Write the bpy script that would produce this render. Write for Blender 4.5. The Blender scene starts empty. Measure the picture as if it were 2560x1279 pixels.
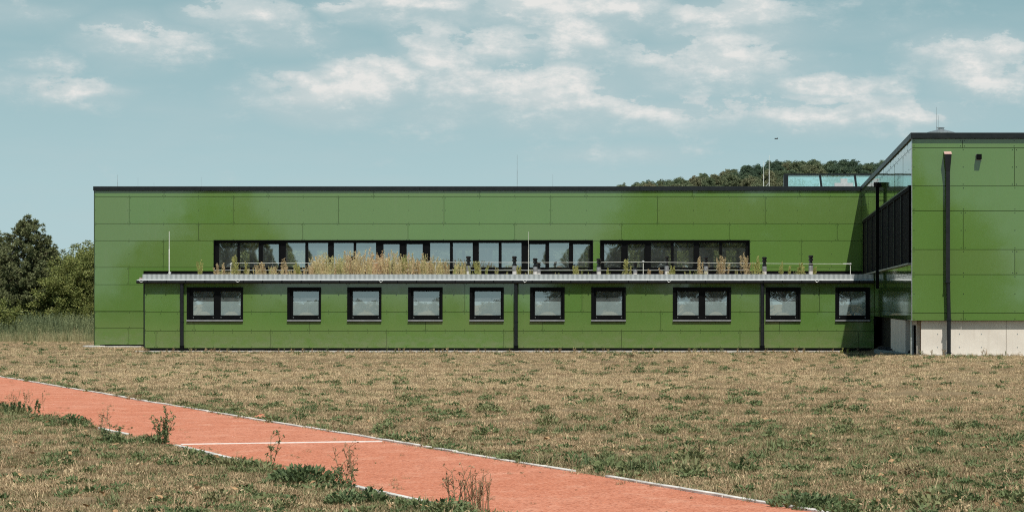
import bpy, math, random
import numpy as np
from mathutils import Vector, Matrix

S = bpy.context.scene
COL = S.collection
random.seed(7)
RNG = np.random.default_rng(11)

# ------------------------------------------------------------------ survey of the place
F, CX, HY, H = 6000.0, 1882.0, 754.0, 1.97      # focal length and principal point (photo pixels), eye height
DL, DM, DF = 93.75, 104.34, 71.5                 # metres to the low wing, the hall and the front of the right block
def WX(px, Y): return (px - CX) * Y / F
def WZ(py, Y): return H + (HY - py) * Y / F
def GP(px, py):                                  # a point of the level ground
    Y = F * H / (py - HY); return ((px - CX) * Y / F, Y)

# ------------------------------------------------------------------ camera
cam = bpy.data.cameras.new('camera'); cam_o = bpy.data.objects.new('camera', cam); COL.objects.link(cam_o)
cam.sensor_width = 36.0; cam.lens = F / 2560 * 36.0
cam.shift_x = -(CX - 1280) / 2560; cam.shift_y = (HY - 639.5) / 2560
cam_o.location = (0, 0, H); cam_o.rotation_euler = (math.radians(90), 0, 0)
cam.clip_start = 0.5; cam.clip_end = 6000
S.camera = cam_o

# ------------------------------------------------------------------ light
SUN = Vector((0.315, -1.0, 1.70)).normalized()
sun = bpy.data.lights.new('sun', 'SUN'); sun.energy = 5.0; sun.angle = math.radians(0.53); sun.color = (1.0, 0.945, 0.86)
sun_o = bpy.data.objects.new('sun', sun); COL.objects.link(sun_o)
sun_o.rotation_euler = (-SUN).to_track_quat('-Z', 'Y').to_euler(); sun_o.location = (20, -30, 60)
S.view_settings.view_transform = 'Standard'; S.view_settings.look = 'None'
S.view_settings.exposure = 0.0; S.view_settings.gamma = 1.0; S.view_settings.use_curve_mapping = False
S.cycles.use_denoising = False; S.cycles.filter_width = 1.15
S.cycles.max_bounces = 8; S.cycles.transparent_max_bounces = 16
S.cycles.caustics_reflective = False; S.cycles.caustics_refractive = False
S.cycles.sample_clamp_indirect = 6.0

# ------------------------------------------------------------------ node helper
class NT:
    def __init__(s, tree): s.t = tree; s.n = tree.nodes; s.l = tree.links
    def node(s, ty, **kw):
        n = s.n.new(ty)
        for k, v in kw.items(): setattr(n, k, v)
        return n
    def put(s, sock, v):
        if isinstance(v, bpy.types.NodeSocket): s.l.new(v, sock)
        elif v is not None:
            if isinstance(v, (tuple, list)) and len(v) == 3 and sock.type == 'RGBA': v = (*v, 1)
            sock.default_value = v
    def math(s, op, a, b=None, c=None, clamp=False):
        n = s.node('ShaderNodeMath', operation=op, use_clamp=clamp)
        for i, v in enumerate((a, b, c)):
            if v is not None: s.put(n.inputs[i], v)
        return n.outputs[0]
    def vmath(s, op, a, b=None, c=None):
        n = s.node('ShaderNodeVectorMath', operation=op)
        for i, v in enumerate((a, b, c)):
            if v is not None: s.put(n.inputs[i], v)
        return n.outputs['Value'] if op in ('LENGTH', 'DOT_PRODUCT', 'DISTANCE') else n.outputs[0]
    def mix(s, f, a, b, blend='MIX'):
        n = s.node('ShaderNodeMix', data_type='RGBA', blend_type=blend)
        s.put(n.inputs['Factor'], f); s.put(n.inputs[6], a); s.put(n.inputs[7], b); return n.outputs[2]
    def noise(s, vec, scale, detail=4, rough=0.55, dim='3D', w=None):
        n = s.node('ShaderNodeTexNoise', noise_dimensions=dim)
        if vec is not None: s.l.new(vec, n.inputs['Vector'])
        s.put(n.inputs['Scale'], scale); s.put(n.inputs['Detail'], detail); s.put(n.inputs['Roughness'], rough)
        return n.outputs['Fac']
    def rng(s, v, a, b, c=0.0, d=1.0, smooth=False):
        n = s.node('ShaderNodeMapRange'); n.interpolation_type = 'SMOOTHSTEP' if smooth else 'LINEAR'
        for i, x in enumerate((v, a, b, c, d)): s.put(n.inputs[i], x)
        return n.outputs[0]
    def ramp(s, f, stops):
        n = s.node('ShaderNodeValToRGB'); e = n.color_ramp.elements
        while len(e) < len(stops): e.new(0.5)
        for i, (p, c) in enumerate(stops): e[i].position = p; e[i].color = (*c, 1)
        s.put(n.inputs[0], f); return n.outputs[0]

# ------------------------------------------------------------------ sky
world = bpy.data.worlds.new('World'); S.world = world; world.use_nodes = True
world.cycles.sampling_method = 'MANUAL'; world.cycles.sample_map_resolution = 256
w = NT(world.node_tree); w.n.clear()
tc = w.node('ShaderNodeTexCoord'); D = w.vmath('NORMALIZE', tc.outputs['Generated'])
sky = w.node('ShaderNodeTexSky', sky_type='NISHITA'); sky.sun_disc = False
sky.sun_elevation = math.asin(SUN.z); sky.sun_rotation = math.atan2(SUN.x, SUN.y)
sky.altitude = 200; sky.air_density = 1.0; sky.dust_density = 0.6; sky.ozone_density = 1.6
sx = w.node('ShaderNodeSeparateXYZ'); w.l.new(D, sx.inputs[0])
az = w.math('ARCTAN2', sx.outputs[0], sx.outputs[1]); el = w.math('ARCSINE', sx.outputs[2])
SKYTINT = (0.54, 0.72, 0.68)
skyc = w.mix(1.0, sky.outputs[0], SKYTINT, 'MULTIPLY')
HAZE = w.ramp(w.rng(el, 0.0, 0.30), [(0.0, (4.8, 6.35, 6.75)), (0.16, (4.25, 5.95, 6.35)), (0.42, (2.9, 4.6, 5.0)), (1.0, (1.9, 3.5, 4.0))])
skyc = w.mix(w.rng(el, 0.08, 0.45, 0.92, 0.15, True), skyc, HAZE)      # pale milky air above the horizon
# clouds: directions of the larger heaps, then loose fields all round
P = w.vmath('MULTIPLY', D, (1.0, 1.0, 2.1))
fb1 = w.noise(P, 40, 9, 0.66)
P2 = w.vmath('ADD', P, (0.004, 0.0, 0.008)); fb2 = w.noise(P2, 40, 6, 0.62)
wn = w.node('ShaderNodeTexNoise'); w.l.new(P, wn.inputs['Vector']); wn.inputs['Scale'].default_value = 26; wn.inputs['Detail'].default_value = 5
cmb = w.node('ShaderNodeCombineXYZ'); w.l.new(az, cmb.inputs[0]); w.l.new(el, cmb.inputs[1])
warp = w.vmath('MULTIPLY', w.vmath('SUBTRACT', wn.outputs['Color'], (0.5, 0.5, 0.5)), (0.045, 0.014, 0.0))
Q = w.vmath('ADD', cmb.outputs[0], warp)
HEAPS = [(1060,18,120,38,1.0),(1390,30,190,42,.95),(620,45,100,34,.8),(350,98,105,46,.72),(690,88,130,34,.55),(100,155,60,24,.55),
 (190,228,95,30,.62),(322,226,40,20,.5),(15,212,55,30,.55),(800,250,120,48,.95),(915,210,90,50,1.05),(1085,150,75,55,.95),(1250,128,100,36,.7),
 (1440,112,80,42,.85),(1290,232,190,46,.85),(1430,275,190,38,.72),(1840,60,150,44,.8),(1760,168,180,56,.75),(1930,130,90,34,.55),(2095,220,95,24,.95),
 (2060,285,250,36,.66),(1690,292,200,34,.62),(2430,140,130,44,.8),(2480,190,100,42,.85),(1540,388,130,26,.5),(2260,300,90,40,.6),(40,22,110,28,.5),
 (880,22,60,22,.6),(1560,20,80,28,.6),(1120,285,120,30,.5),(2240,70,160,30,.3)]
heap = None
for (px, py, rx, ry, k) in HEAPS:
    a0 = math.atan((px - CX) / F); e0 = math.atan((HY - py) / math.hypot(F, px - CX)); ra = rx * 2.6 / F; re = ry * 2.3 / F
    ln = w.vmath('LENGTH', w.vmath('MULTIPLY_ADD', Q, (1 / ra, 1 / re, 0), (-a0 / ra, -e0 / re, 0)))
    v = w.rng(ln, 1.0, 0.0, 0.0, k)
    heap = v if heap is None else w.math('MAXIMUM', heap, v)
cap = None
for (px, py, rx, ry, k) in HEAPS:
    if k < 0.6: continue
    a0 = math.atan((px - CX) / F); e0 = math.atan((HY - py + ry * 0.6) / math.hypot(F, px - CX)); ra = rx * 1.9 / F; re = ry * 1.55 / F
    v = w.rng(w.vmath('LENGTH', w.vmath('MULTIPLY_ADD', Q, (1 / ra, 1 / re, 0), (-a0 / ra, -e0 / re, 0))), 1.0, 0.15, 0.0, 1.0)
    cap = v if cap is None else w.math('MAXIMUM', cap, v)
loose = w.rng(w.noise(P, 9, 3, 0.5), 0.50, 0.80, 0.0, 0.75)
off = w.math('ABSOLUTE', w.math('ADD', az, 0.10))
loose = w.math('MULTIPLY', loose, w.rng(off, 0.30, 0.42, 0.0, 1.0))
low = w.math('MAXIMUM', heap, loose)
dens = w.math('ADD', low, w.math('MULTIPLY', w.math('SUBTRACT', fb1, 0.5), 1.75))
soft = w.rng(dens, 0.0, 0.95, 0.0, 0.9, True)
crisp = w.rng(dens, 0.24, 0.38, 0.0, 0.97, True)
mask = w.math('MAXIMUM', soft, w.math('MULTIPLY', crisp, w.rng(cap, 0.0, 0.6)))
mask = w.math('MAXIMUM', mask, w.math('MULTIPLY', w.rng(low, 0.0, 0.6, 0, 1, True), 0.62))
veil = w.math('MULTIPLY', w.rng(w.noise(w.vmath('MULTIPLY', D, (1, 1, 5.0)), 14, 4, 0.55), 0.42, 0.72), 0.30)
mask = w.math('MAXIMUM', mask, veil)
lit = w.math('ADD', w.rng(w.math('SUBTRACT', fb1, fb2), -0.10, 0.13, 0.0, 0.75), w.math('MULTIPLY', cap, 0.55))
lit = w.math('MULTIPLY', lit, w.rng(dens, 0.18, 0.85), clamp=True)
cloudc = w.mix(lit, (4.75, 5.85, 6.05), (8.0, 7.95, 7.7))
bg = w.node('ShaderNodeBackground'); bg.inputs['Strength'].default_value = 0.10
w.l.new(w.mix(mask, skyc, cloudc), bg.inputs['Color'])
wo = w.node('ShaderNodeOutputWorld'); w.l.new(bg.outputs[0], wo.inputs[0])

# ------------------------------------------------------------------ materials
def new_mat(name):
    m = bpy.data.materials.new(name); m.use_nodes = True; t = NT(m.node_tree); t.n.clear()
    out = t.node('ShaderNodeOutputMaterial'); b = t.node('ShaderNodeBsdfPrincipled'); t.l.new(b.outputs[0], out.inputs[0])
    return m, t, b, out
def simple(name, col, rough=0.5, metal=0.0, var=0.12, scale=6.0, bump=0.0, bscale=60.0, spec=0.5):
    m, t, b, o = new_mat(name); g = t.node('ShaderNodeNewGeometry').outputs['Position']
    n = t.noise(g, scale, 5, 0.6)
    c = t.mix(t.rng(n, 0.3, 0.7), tuple(x * (1 - var) for x in col), tuple(min(1, x * (1 + var)) for x in col))
    t.put(b.inputs['Base Color'], c); t.put(b.inputs['Roughness'], t.rng(n, 0.3, 0.7, max(0, rough - .07), min(1, rough + .07)))
    b.inputs['Metallic'].default_value = metal; b.inputs['Specular IOR Level'].default_value = spec
    if bump:
        bp = t.node('ShaderNodeBump'); bp.inputs['Strength'].default_value = bump; bp.inputs['Distance'].default_value = 0.01
        t.l.new(t.noise(g, bscale, 3, 0.6), bp.inputs['Height']); t.l.new(bp.outputs[0], b.inputs['Normal'])
    return m
def panel_mat():
    m, t, b, o = new_mat('green_panel'); g = t.node('ShaderNodeNewGeometry').outputs['Position']
    oi = t.node('ShaderNodeObjectInfo')
    n = t.noise(g, 0.35, 4, 0.6); fine = t.noise(t.vmath('MULTIPLY', g, (3, 3, 40)), 4, 3, 0.6)
    c = t.mix(t.rng(n, 0.25, 0.75), (0.090, 0.180, 0.040), (0.103, 0.197, 0.047))
    c = t.mix(t.rng(oi.outputs['Random'], 0, 1, 0, 0.75), c, (0.110, 0.180, 0.052))
    c = t.mix(t.rng(fine, 0.4, 0.8, 0, 0.16), c, (0.07, 0.17, 0.03))
    st = t.noise(t.vmath('MULTIPLY', g, (5, 5, 0.25)), 1.6, 4, 0.6)        # faint rain streaks
    c = t.mix(t.rng(st, 0.58, 0.8, 0, 0.22), c, (0.15, 0.20, 0.09))
    zz = t.node('ShaderNodeSeparateXYZ'); t.l.new(g, zz.inputs[0])
    dust_or_lift = t.math('MULTIPLY', t.rng(zz.outputs[2], 0.1, 1.1, 0.55, 0.0, True), t.rng(t.noise(t.vmath('MULTIPLY', g, (1.5, 1.5, 3)), 1.6, 5, 0.65), 0.35, 0.7))
    c = t.mix(dust_or_lift, c, (0.19, 0.185, 0.10))                                # dried rain splash
    t.put(b.inputs['Base Color'], c)
    t.put(b.inputs['Roughness'], t.math('ADD', t.math('MULTIPLY', dust_or_lift, 0.5), t.rng(t.noise(g, 2.2, 4, 0.6), 0.3, 0.7, 0.025, 0.075)))
    b.inputs['Specular IOR Level'].default_value = 0.8; b.inputs['IOR'].default_value = 1.62
    bp = t.node('ShaderNodeBump'); bp.inputs['Strength'].default_value = 0.12; bp.inputs['Distance'].default_value = 0.004
    t.l.new(t.noise(g, 0.9, 2, 0.5), bp.inputs['Height']); t.l.new(bp.outputs[0], b.inputs['Normal'])
    return m
def glass_mat(name, refl=0.36, tint=(0.62, 0.70, 0.70), gl=(0.90, 0.97, 0.97), dust_or_lift=0.05):
    m, t, b, o = new_mat(name); t.n.remove(b)
    tr = t.node('ShaderNodeBsdfTransparent'); tr.inputs[0].default_value = (*tint, 1)
    gs = t.node('ShaderNodeBsdfGlossy'); gs.inputs['Color'].default_value = (*gl, 1); gs.inputs['Roughness'].default_value = 0.0
    lw = t.node('ShaderNodeLayerWeight'); lw.inputs[0].default_value = 0.5
    f = t.rng(lw.outputs['Facing'], 0.55, 1.0, refl, 0.95)
    mx = t.node('ShaderNodeMixShader'); t.l.new(f, mx.inputs[0]); t.l.new(tr.outputs[0], mx.inputs[1]); t.l.new(gs.outputs[0], mx.inputs[2])
    df = t.node('ShaderNodeBsdfDiffuse'); df.inputs[0].default_value = (0.50, 0.58, 0.58, 1)               # pale teal mixed in to brighten the panes, standing in for light
    g = t.node('ShaderNodeNewGeometry').outputs['Position']; mx2 = t.node('ShaderNodeMixShader'); t.l.new(t.rng(t.noise(g, 3.0, 5, 0.65), 0.3, 0.7, dust_or_lift*.6, dust_or_lift*1.4), mx2.inputs[0])
    t.l.new(mx.outputs[0], mx2.inputs[1]); t.l.new(df.outputs[0], mx2.inputs[2]); t.l.new(mx2.outputs[0], o.inputs[0]); return m
def ground_mat():
    m, t, b, o = new_mat('dry_lawn_soil'); g = t.node('ShaderNodeNewGeometry').outputs['Position']
    a = t.noise(t.vmath('MULTIPLY', g, (0.10, 0.30, 0)), 1.0, 6, 0.62); f = t.noise(g, 5.0, 5, 0.7); ff = t.noise(g, 45, 3, 0.7)
    c = t.ramp(a, [(0.25, (0.16, 0.115, 0.068)), (0.5, (0.23, 0.17, 0.10)), (0.75, (0.31, 0.24, 0.145))])
    c = t.mix(t.rng(f, 0.45, 0.75, 0, 0.6), c, (0.17, 0.14, 0.07))
    c = t.mix(t.rng(ff, 0.45, 0.8, 0, 0.6), c, (0.14, 0.10, 0.06))
    t.put(b.inputs['Base Color'], c); b.inputs['Roughness'].default_value = 0.95; b.inputs['Specular IOR Level'].default_value = 0.1
    bp = t.node('ShaderNodeBump'); bp.inputs['Strength'].default_value = 0.8; bp.inputs['Distance'].default_value = 0.03
    t.l.new(t.math('ADD', f, ff), bp.inputs['Height']); t.l.new(bp.outputs[0], b.inputs['Normal']); return m
def track_mat():
    m, t, b, o = new_mat('red_track_grit'); g = t.node('ShaderNodeNewGeometry').outputs['Position']
    a = t.noise(t.vmath('MULTIPLY', g, (1, 0.5, 1)), 0.35, 5, 0.6); f = t.noise(g, 26, 4, 0.85); v = t.node('ShaderNodeTexVoronoi'); t.l.new(g, v.inputs['Vector']); v.inputs['Scale'].default_value = 42; mid = t.noise(t.vmath('MULTIPLY', g, (1, 0.6, 1)), 2.2, 5, 0.65)
    c = t.mix(t.rng(a, 0.3, 0.7), (0.510, 0.172, 0.094), (0.560, 0.222, 0.138))
    c = t.mix(t.rng(mid, 0.50, 0.70, 0.0, 0.60), c, (0.40, 0.135, 0.075)); c = t.mix(t.rng(mid, 0.48, 0.30, 0.0, 0.55), c, (0.66, 0.36, 0.25))
    c = t.mix(t.rng(f, 0.45, 0.70, 0.0, 0.75), c, (0.72, 0.36, 0.25))
    c = t.mix(t.rng(v.outputs['Color'], 0.62, 0.95, 0.0, 0.85), c, (0.22, 0.060, 0.034))
    t.put(b.inputs['Base Color'], c); b.inputs['Roughness'].default_value = 0.95; b.inputs['Specular IOR Level'].default_value = 0.1
    bp = t.node('ShaderNodeBump'); bp.inputs['Strength'].default_value = 0.9; bp.inputs['Distance'].default_value = 0.012
    t.l.new(t.math('ADD', f, v.outputs['Distance']), bp.inputs['Height']); t.l.new(bp.outputs[0], b.inputs['Normal']); return m
def leaf_mat(name, stops, trans=0.25, attr='tone', rough=0.6):
    m, t, b, o = new_mat(name)
    if attr == 'tone':
        at = t.node('ShaderNodeAttribute', attribute_type='INSTANCER', attribute_name='tone'); f = at.outputs['Fac']
    else:
        g = t.node('ShaderNodeNewGeometry'); f = t.math('ADD', t.math('MULTIPLY', g.outputs['Random Per Island'], 0.6), t.math('MULTIPLY', t.noise(g.outputs['Position'], 0.9, 3, 0.6), 0.4))
    c = t.ramp(f, stops)
    t.put(b.inputs['Base Color'], c); b.inputs['Roughness'].default_value = rough; b.inputs['Specular IOR Level'].default_value = 0.25
    tl = t.node('ShaderNodeBsdfTranslucent'); t.l.new(c, tl.inputs[0]); mx = t.node('ShaderNodeMixShader'); mx.inputs[0].default_value = trans
    t.l.new(b.outputs[0], mx.inputs[1]); t.l.new(tl.outputs[0], mx.inputs[2]); t.l.new(mx.outputs[0], o.inputs[0]); return m
def perf_mat():
    m, t, b, o = new_mat('perforated_edge_strip'); g = t.node('ShaderNodeNewGeometry').outputs['Position']
    s = t.node('ShaderNodeSeparateXYZ'); t.l.new(g, s.inputs[0])
    ph = t.math('FRACT', t.math('MULTIPLY', s.outputs[0], 5.3)); k = t.math('GREATER_THAN', ph, 0.5)
    v = t.node('ShaderNodeTexVoronoi'); v.inputs['Randomness'].default_value = 0.0; v.inputs['Scale'].default_value = 70; t.l.new(g, v.inputs['Vector'])
    dots = t.math('MULTIPLY', t.math('LESS_THAN', v.outputs['Distance'], 0.42), k)
    c = t.mix(dots, (0.52, 0.56, 0.57), (0.16, 0.19, 0.20)); c = t.mix(t.rng(t.noise(g, 8, 4, 0.6), 0.35, 0.7, 0, 0.3), c, (0.42, 0.44, 0.43))
    t.put(b.inputs['Base Color'], c); b.inputs['Metallic'].default_value = 0.35; b.inputs['Roughness'].default_value = 0.42; return m
def concrete_mat():
    m, t, b, o = new_mat('pale_concrete'); g = t.node('ShaderNodeNewGeometry').outputs['Position']
    n = t.noise(g, 1.3, 6, 0.65); st = t.noise(t.vmath('MULTIPLY', g, (6, 6, 0.5)), 1.5, 4, 0.6); s2 = t.noise(g, 22, 4, 0.7)
    c = t.ramp(n, [(0.3, (0.58, 0.53, 0.465)), (0.7, (0.70, 0.65, 0.575))])
    c = t.mix(t.rng(st, 0.55, 0.8, 0, 0.35), c, (0.40, 0.34, 0.28)); c = t.mix(t.rng(s2, 0.62, 0.8, 0, 0.5), c, (0.34, 0.29, 0.24))
    t.put(b.inputs['Base Color'], c); b.inputs['Roughness'].default_value = 0.85; b.inputs['Specular IOR Level'].default_value = 0.25
    bp = t.node('ShaderNodeBump'); bp.inputs['Strength'].default_value = 0.3; bp.inputs['Distance'].default_value = 0.004; t.l.new(s2, bp.inputs['Height']); t.l.new(bp.outputs[0], b.inputs['Normal'])
    return m

M = dict(
    panel=panel_mat(), glass=glass_mat('coated_glass', 0.42), wglass=glass_mat('clear_window_glass', 0.32, (0.90, 0.95, 0.95), dust_or_lift=0.12), sglass=glass_mat('skylight_glass', 0.30, (0.72, 0.86, 0.86), (0.72, 0.95, 0.95)),
    black=simple('black_frame', (0.003, 0.0035, 0.004), 0.5, spec=0.10), dark=simple('dark_void', (0.006, 0.006, 0.007), 0.8, spec=0.2),
    trim=simple('anthracite_trim', (0.008, 0.012, 0.014), 0.45, 0.0, spec=0.35), pipe=simple('anthracite_pipe', (0.009, 0.011, 0.013), 0.45, spec=0.35),
    rivet=simple('rivet', (0.012, 0.028, 0.010), 0.5), white=simple('white_aluminium', (0.50, 0.52, 0.52), 0.38, 0.2, 0.08),
    steel=simple('galvanised_steel', (0.42, 0.45, 0.46), 0.32, 0.7, 0.2, 12), pvc=simple('grey_white_pipe', (0.60, 0.60, 0.58), 0.5, 0, 0.15, 9),
    alu=simple('foil_wrap', (0.33, 0.34, 0.35), 0.35, 0.5, 0.35, 25, 0.5, 30), gloss=simple('black_gloss_cap', (0.010, 0.010, 0.011), 0.16, spec=0.6),
    blind=simple('frosted_film', (0.42, 0.50, 0.50), 0.6, 0, 0.06, 3), ceil=simple('interior_plaster', (0.30, 0.31, 0.30), 0.9), floor=simple('interior_floor', (0.16, 0.10, 0.06), 0.5),
    concrete=concrete_mat(), paver=simple('paver', (0.43, 0.42, 0.39), 0.9, 0, 0.2, 5, 0.4, 40), kerb=simple('kerb_concrete', (0.56, 0.54, 0.50), 0.85, 0, 0.38, 3, 0.4, 50),
    slab=simple('dark_planter_slab', (0.16, 0.20, 0.21), 0.8, 0, 0.25, 5, 0.4, 40), perf=perf_mat(), ground=ground_mat(), track=track_mat(),
    copper=simple('weathered_copper_cap', (0.62, 0.40, 0.36), 0.45, 0.2), orange=simple('orange_pipe_collar', (0.60, 0.13, 0.04), 0.5),
    stone=simple('roof_gravel', (0.30, 0.24, 0.20), 0.9, 0, 0.5, 30), basalt=simple('dark_gravel', (0.018, 0.018, 0.02), 0.85, 0, 0.5, 30), cable=simple('white_cable', (0.72, 0.74, 0.68), 0.5),
    line=simple('white_line', (0.74, 0.72, 0.68), 0.8, 0, 0.12, 9), rail=simple('steel_sill', (0.34, 0.35, 0.36), 0.4, 0.4), screen=simple('black_screen', (0.004, 0.004, 0.005), 0.9, spec=0.1),
    bark=simple('bark', (0.070, 0.052, 0.038), 0.95, 0, 0.4, 8, 0.7, 20), hill=simple('hill_soil', (0.06, 0.07, 0.03), 0.95, 0, 0.3, 0.05), bird=simple('black_plumage', (0.01, 0.01, 0.012), 0.6),
    sky_backing=simple('sky_tone_backing', (0.42, 0.70, 0.72), 0.7, 0, 0.08, 2), rust=simple('rusty_joint', (0.30, 0.17, 0.09), 0.9, 0, 0.3, 9), rope=simple('rope', (0.25, 0.22, 0.18), 0.9), leafdry=simple('dead_leaf', (0.36, 0.22, 0.11), 0.8, 0, 0.4, 30),
)
DRY = [(0.0, (0.64, 0.50, 0.30)), (0.16, (0.56, 0.41, 0.25)), (0.30, (0.40, 0.280, 0.165)), (0.42, (0.285, 0.205, 0.118)), (0.52, (0.215, 0.175, 0.095)), (0.60, (0.24, 0.24, 0.115)), (0.8, (0.165, 0.205, 0.088)), (1.0, (0.092, 0.140, 0.056))]
M['blade'] = leaf_mat('lawn_blade', DRY, 0.2)
M['reed'] = leaf_mat('reed_blade', [(0.0, (0.48, 0.42, 0.25)), (0.5, (0.27, 0.30, 0.15)), (1.0, (0.14, 0.19, 0.10))], 0.25)
M['forest'] = leaf_mat('forest_leaf', [(0.0, (0.235, 0.225, 0.13)), (0.35, (0.18, 0.205, 0.112)), (0.7, (0.128, 0.175, 0.096)), (1.0, (0.082, 0.13, 0.082))], 0.2)
M['roofweed'] = leaf_mat('roof_weed_leaf', [(0.0, (0.66, 0.34, 0.22)), (0.25, (0.68, 0.52, 0.33)), (0.6, (0.62, 0.56, 0.30)), (1.0, (0.42, 0.46, 0.17))], 0.3)
M['weed_dry'] = leaf_mat('weed_dry', [(0.0, (0.58, 0.40, 0.26)), (0.5, (0.58, 0.48, 0.29)), (1.0, (0.54, 0.48, 0.24))], 0.3, 'island')
M['weed_green'] = leaf_mat('weed_yellow_green', [(0.0, (0.52, 0.48, 0.22)), (0.5, (0.46, 0.46, 0.17)), (1.0, (0.30, 0.36, 0.11))], 0.3, 'island')
M['herb'] = leaf_mat('herb_dark_green', [(0.0, (0.065, 0.100, 0.048)), (0.6, (0.140, 0.190, 0.084)), (1.0, (0.25, 0.285, 0.13))], 0.2, 'island')
M['stalk'] = leaf_mat('dry_stalk', [(0.0, (0.16, 0.10, 0.05)), (0.6, (0.34, 0.24, 0.14)), (1.0, (0.50, 0.40, 0.26))], 0.15, 'island')
M['needle'] = leaf_mat('pine_needle', [(0.0, (0.070, 0.092, 0.042)), (0.5, (0.150, 0.172, 0.078)), (1.0, (0.275, 0.285, 0.135))], 0.12, 'island')
M['leafa'] = leaf_mat('broad_leaf', [(0.0, (0.090, 0.125, 0.036)), (0.5, (0.19, 0.22, 0.066)), (1.0, (0.34, 0.335, 0.11))], 0.25, 'island')
M['leafb'] = leaf_mat('dark_leaf', [(0.0, (0.036, 0.055, 0.020)), (0.5, (0.08, 0.10, 0.034)), (1.0, (0.16, 0.17, 0.06))], 0.2, 'island')

# ------------------------------------------------------------------ mesh helpers
def link(name, me, mat=None, parent=None, loc=None):
    o = bpy.data.objects.new(name, me); COL.objects.link(o)
    if me is not None and mat is not None and len(me.materials) == 0: me.materials.append(mat)
    if parent is not None: o.parent = parent
    if loc is not None: o.location = loc
    return o
def tag(o, label=None, cat=None, group=None, kind=None):
    if label: o['label'] = label
    if cat: o['category'] = cat
    if group: o['group'] = group
    if kind: o['kind'] = kind
    return o
def thing(name, loc, label, cat, group=None):
    o = bpy.data.objects.new(name, None); COL.objects.link(o); o.location = loc; o.empty_display_size = 0.2
    return tag(o, label, cat, group)
class MB:
    def __init__(s, org=(0, 0, 0)): s.v = []; s.f = []; s.o = Vector(org)
    def add(s, vs, fs):
        k = len(s.v); s.v += [tuple(Vector(p) - s.o) for p in vs]; s.f += [tuple(i + k for i in f) for f in fs]; return s
    def box(s, x0, x1, y0, y1, z0, z1):
        x0, x1 = min(x0, x1), max(x0, x1); y0, y1 = min(y0, y1), max(y0, y1); z0, z1 = min(z0, z1), max(z0, z1)
        return s.add([(x0,y0,z0),(x1,y0,z0),(x1,y1,z0),(x0,y1,z0),(x0,y0,z1),(x1,y0,z1),(x1,y1,z1),(x0,y1,z1)],
                     [(3,2,1,0),(4,5,6,7),(0,1,5,4),(1,2,6,5),(2,3,7,6),(3,0,4,7)])
    def cbox(s, x0, x1, y0, y1, z0, z1, c):       # box with chamfered front edges
        return s.add([(x0,y1,z0),(x1,y1,z0),(x1,y1,z1),(x0,y1,z1),(x0,y0+c,z0),(x1,y0+c,z0),(x1,y0+c,z1),(x0,y0+c,z1),
                      (x0+c,y0,z0+c),(x1-c,y0,z0+c),(x1-c,y0,z1-c),(x0+c,y0,z1-c)],
                     [(3,2,1,0),(0,1,5,4),(1,2,6,5),(2,3,7,6),(3,0,4,7),(4,5,9,8),(5,6,10,9),(6,7,11,10),(7,4,8,11),(8,9,10,11)])
    def lathe(s, cx, cy, prof, n=12):              # prof: (r, z)
        k = len(prof); vs = []; fs = []
        for r, z in prof:
            for i in range(n): a = 2 * math.pi * i / n; vs.append((cx + r * math.cos(a), cy + r * math.sin(a), z))
        for j in range(k - 1):
            for i in range(n): fs.append((j*n+i, j*n+(i+1)%n, (j+1)*n+(i+1)%n, (j+1)*n+i))
        fs.append(tuple(range(n-1, -1, -1))); fs.append(tuple((k-1)*n+i for i in range(n)))
        return s.add(vs, fs)
    def tube(s, pts, r, n=6, r1=None):
        pts = [Vector(p) for p in pts]; vs = []; fs = []; m = len(pts)
        for j, p in enumerate(pts):
            d = (pts[min(j+1, m-1)] - pts[max(j-1, 0)]).normalized(); a = d.orthogonal().normalized(); b = d.cross(a)
            rr = r if r1 is None else r + (r1 - r) * j / (m - 1)
            for i in range(n): t = 2*math.pi*i/n; vs.append(p + a*(rr*math.cos(t)) + b*(rr*math.sin(t)))
        for j in range(m-1):
            for i in range(n): fs.append((j*n+i, j*n+(i+1)%n, (j+1)*n+(i+1)%n, (j+1)*n+i))
        fs.append(tuple(range(n-1, -1, -1))); fs.append(tuple((m-1)*n+i for i in range(n)))
        return s.add(vs, fs)
    def mesh(s, name):
        me = bpy.data.meshes.new(name); me.from_pydata(s.v, [], s.f); me.update(); return me
    def build(s, name, mat, parent=None, loc=None):
        return link(name, s.mesh(name), mat, parent, loc)
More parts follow.
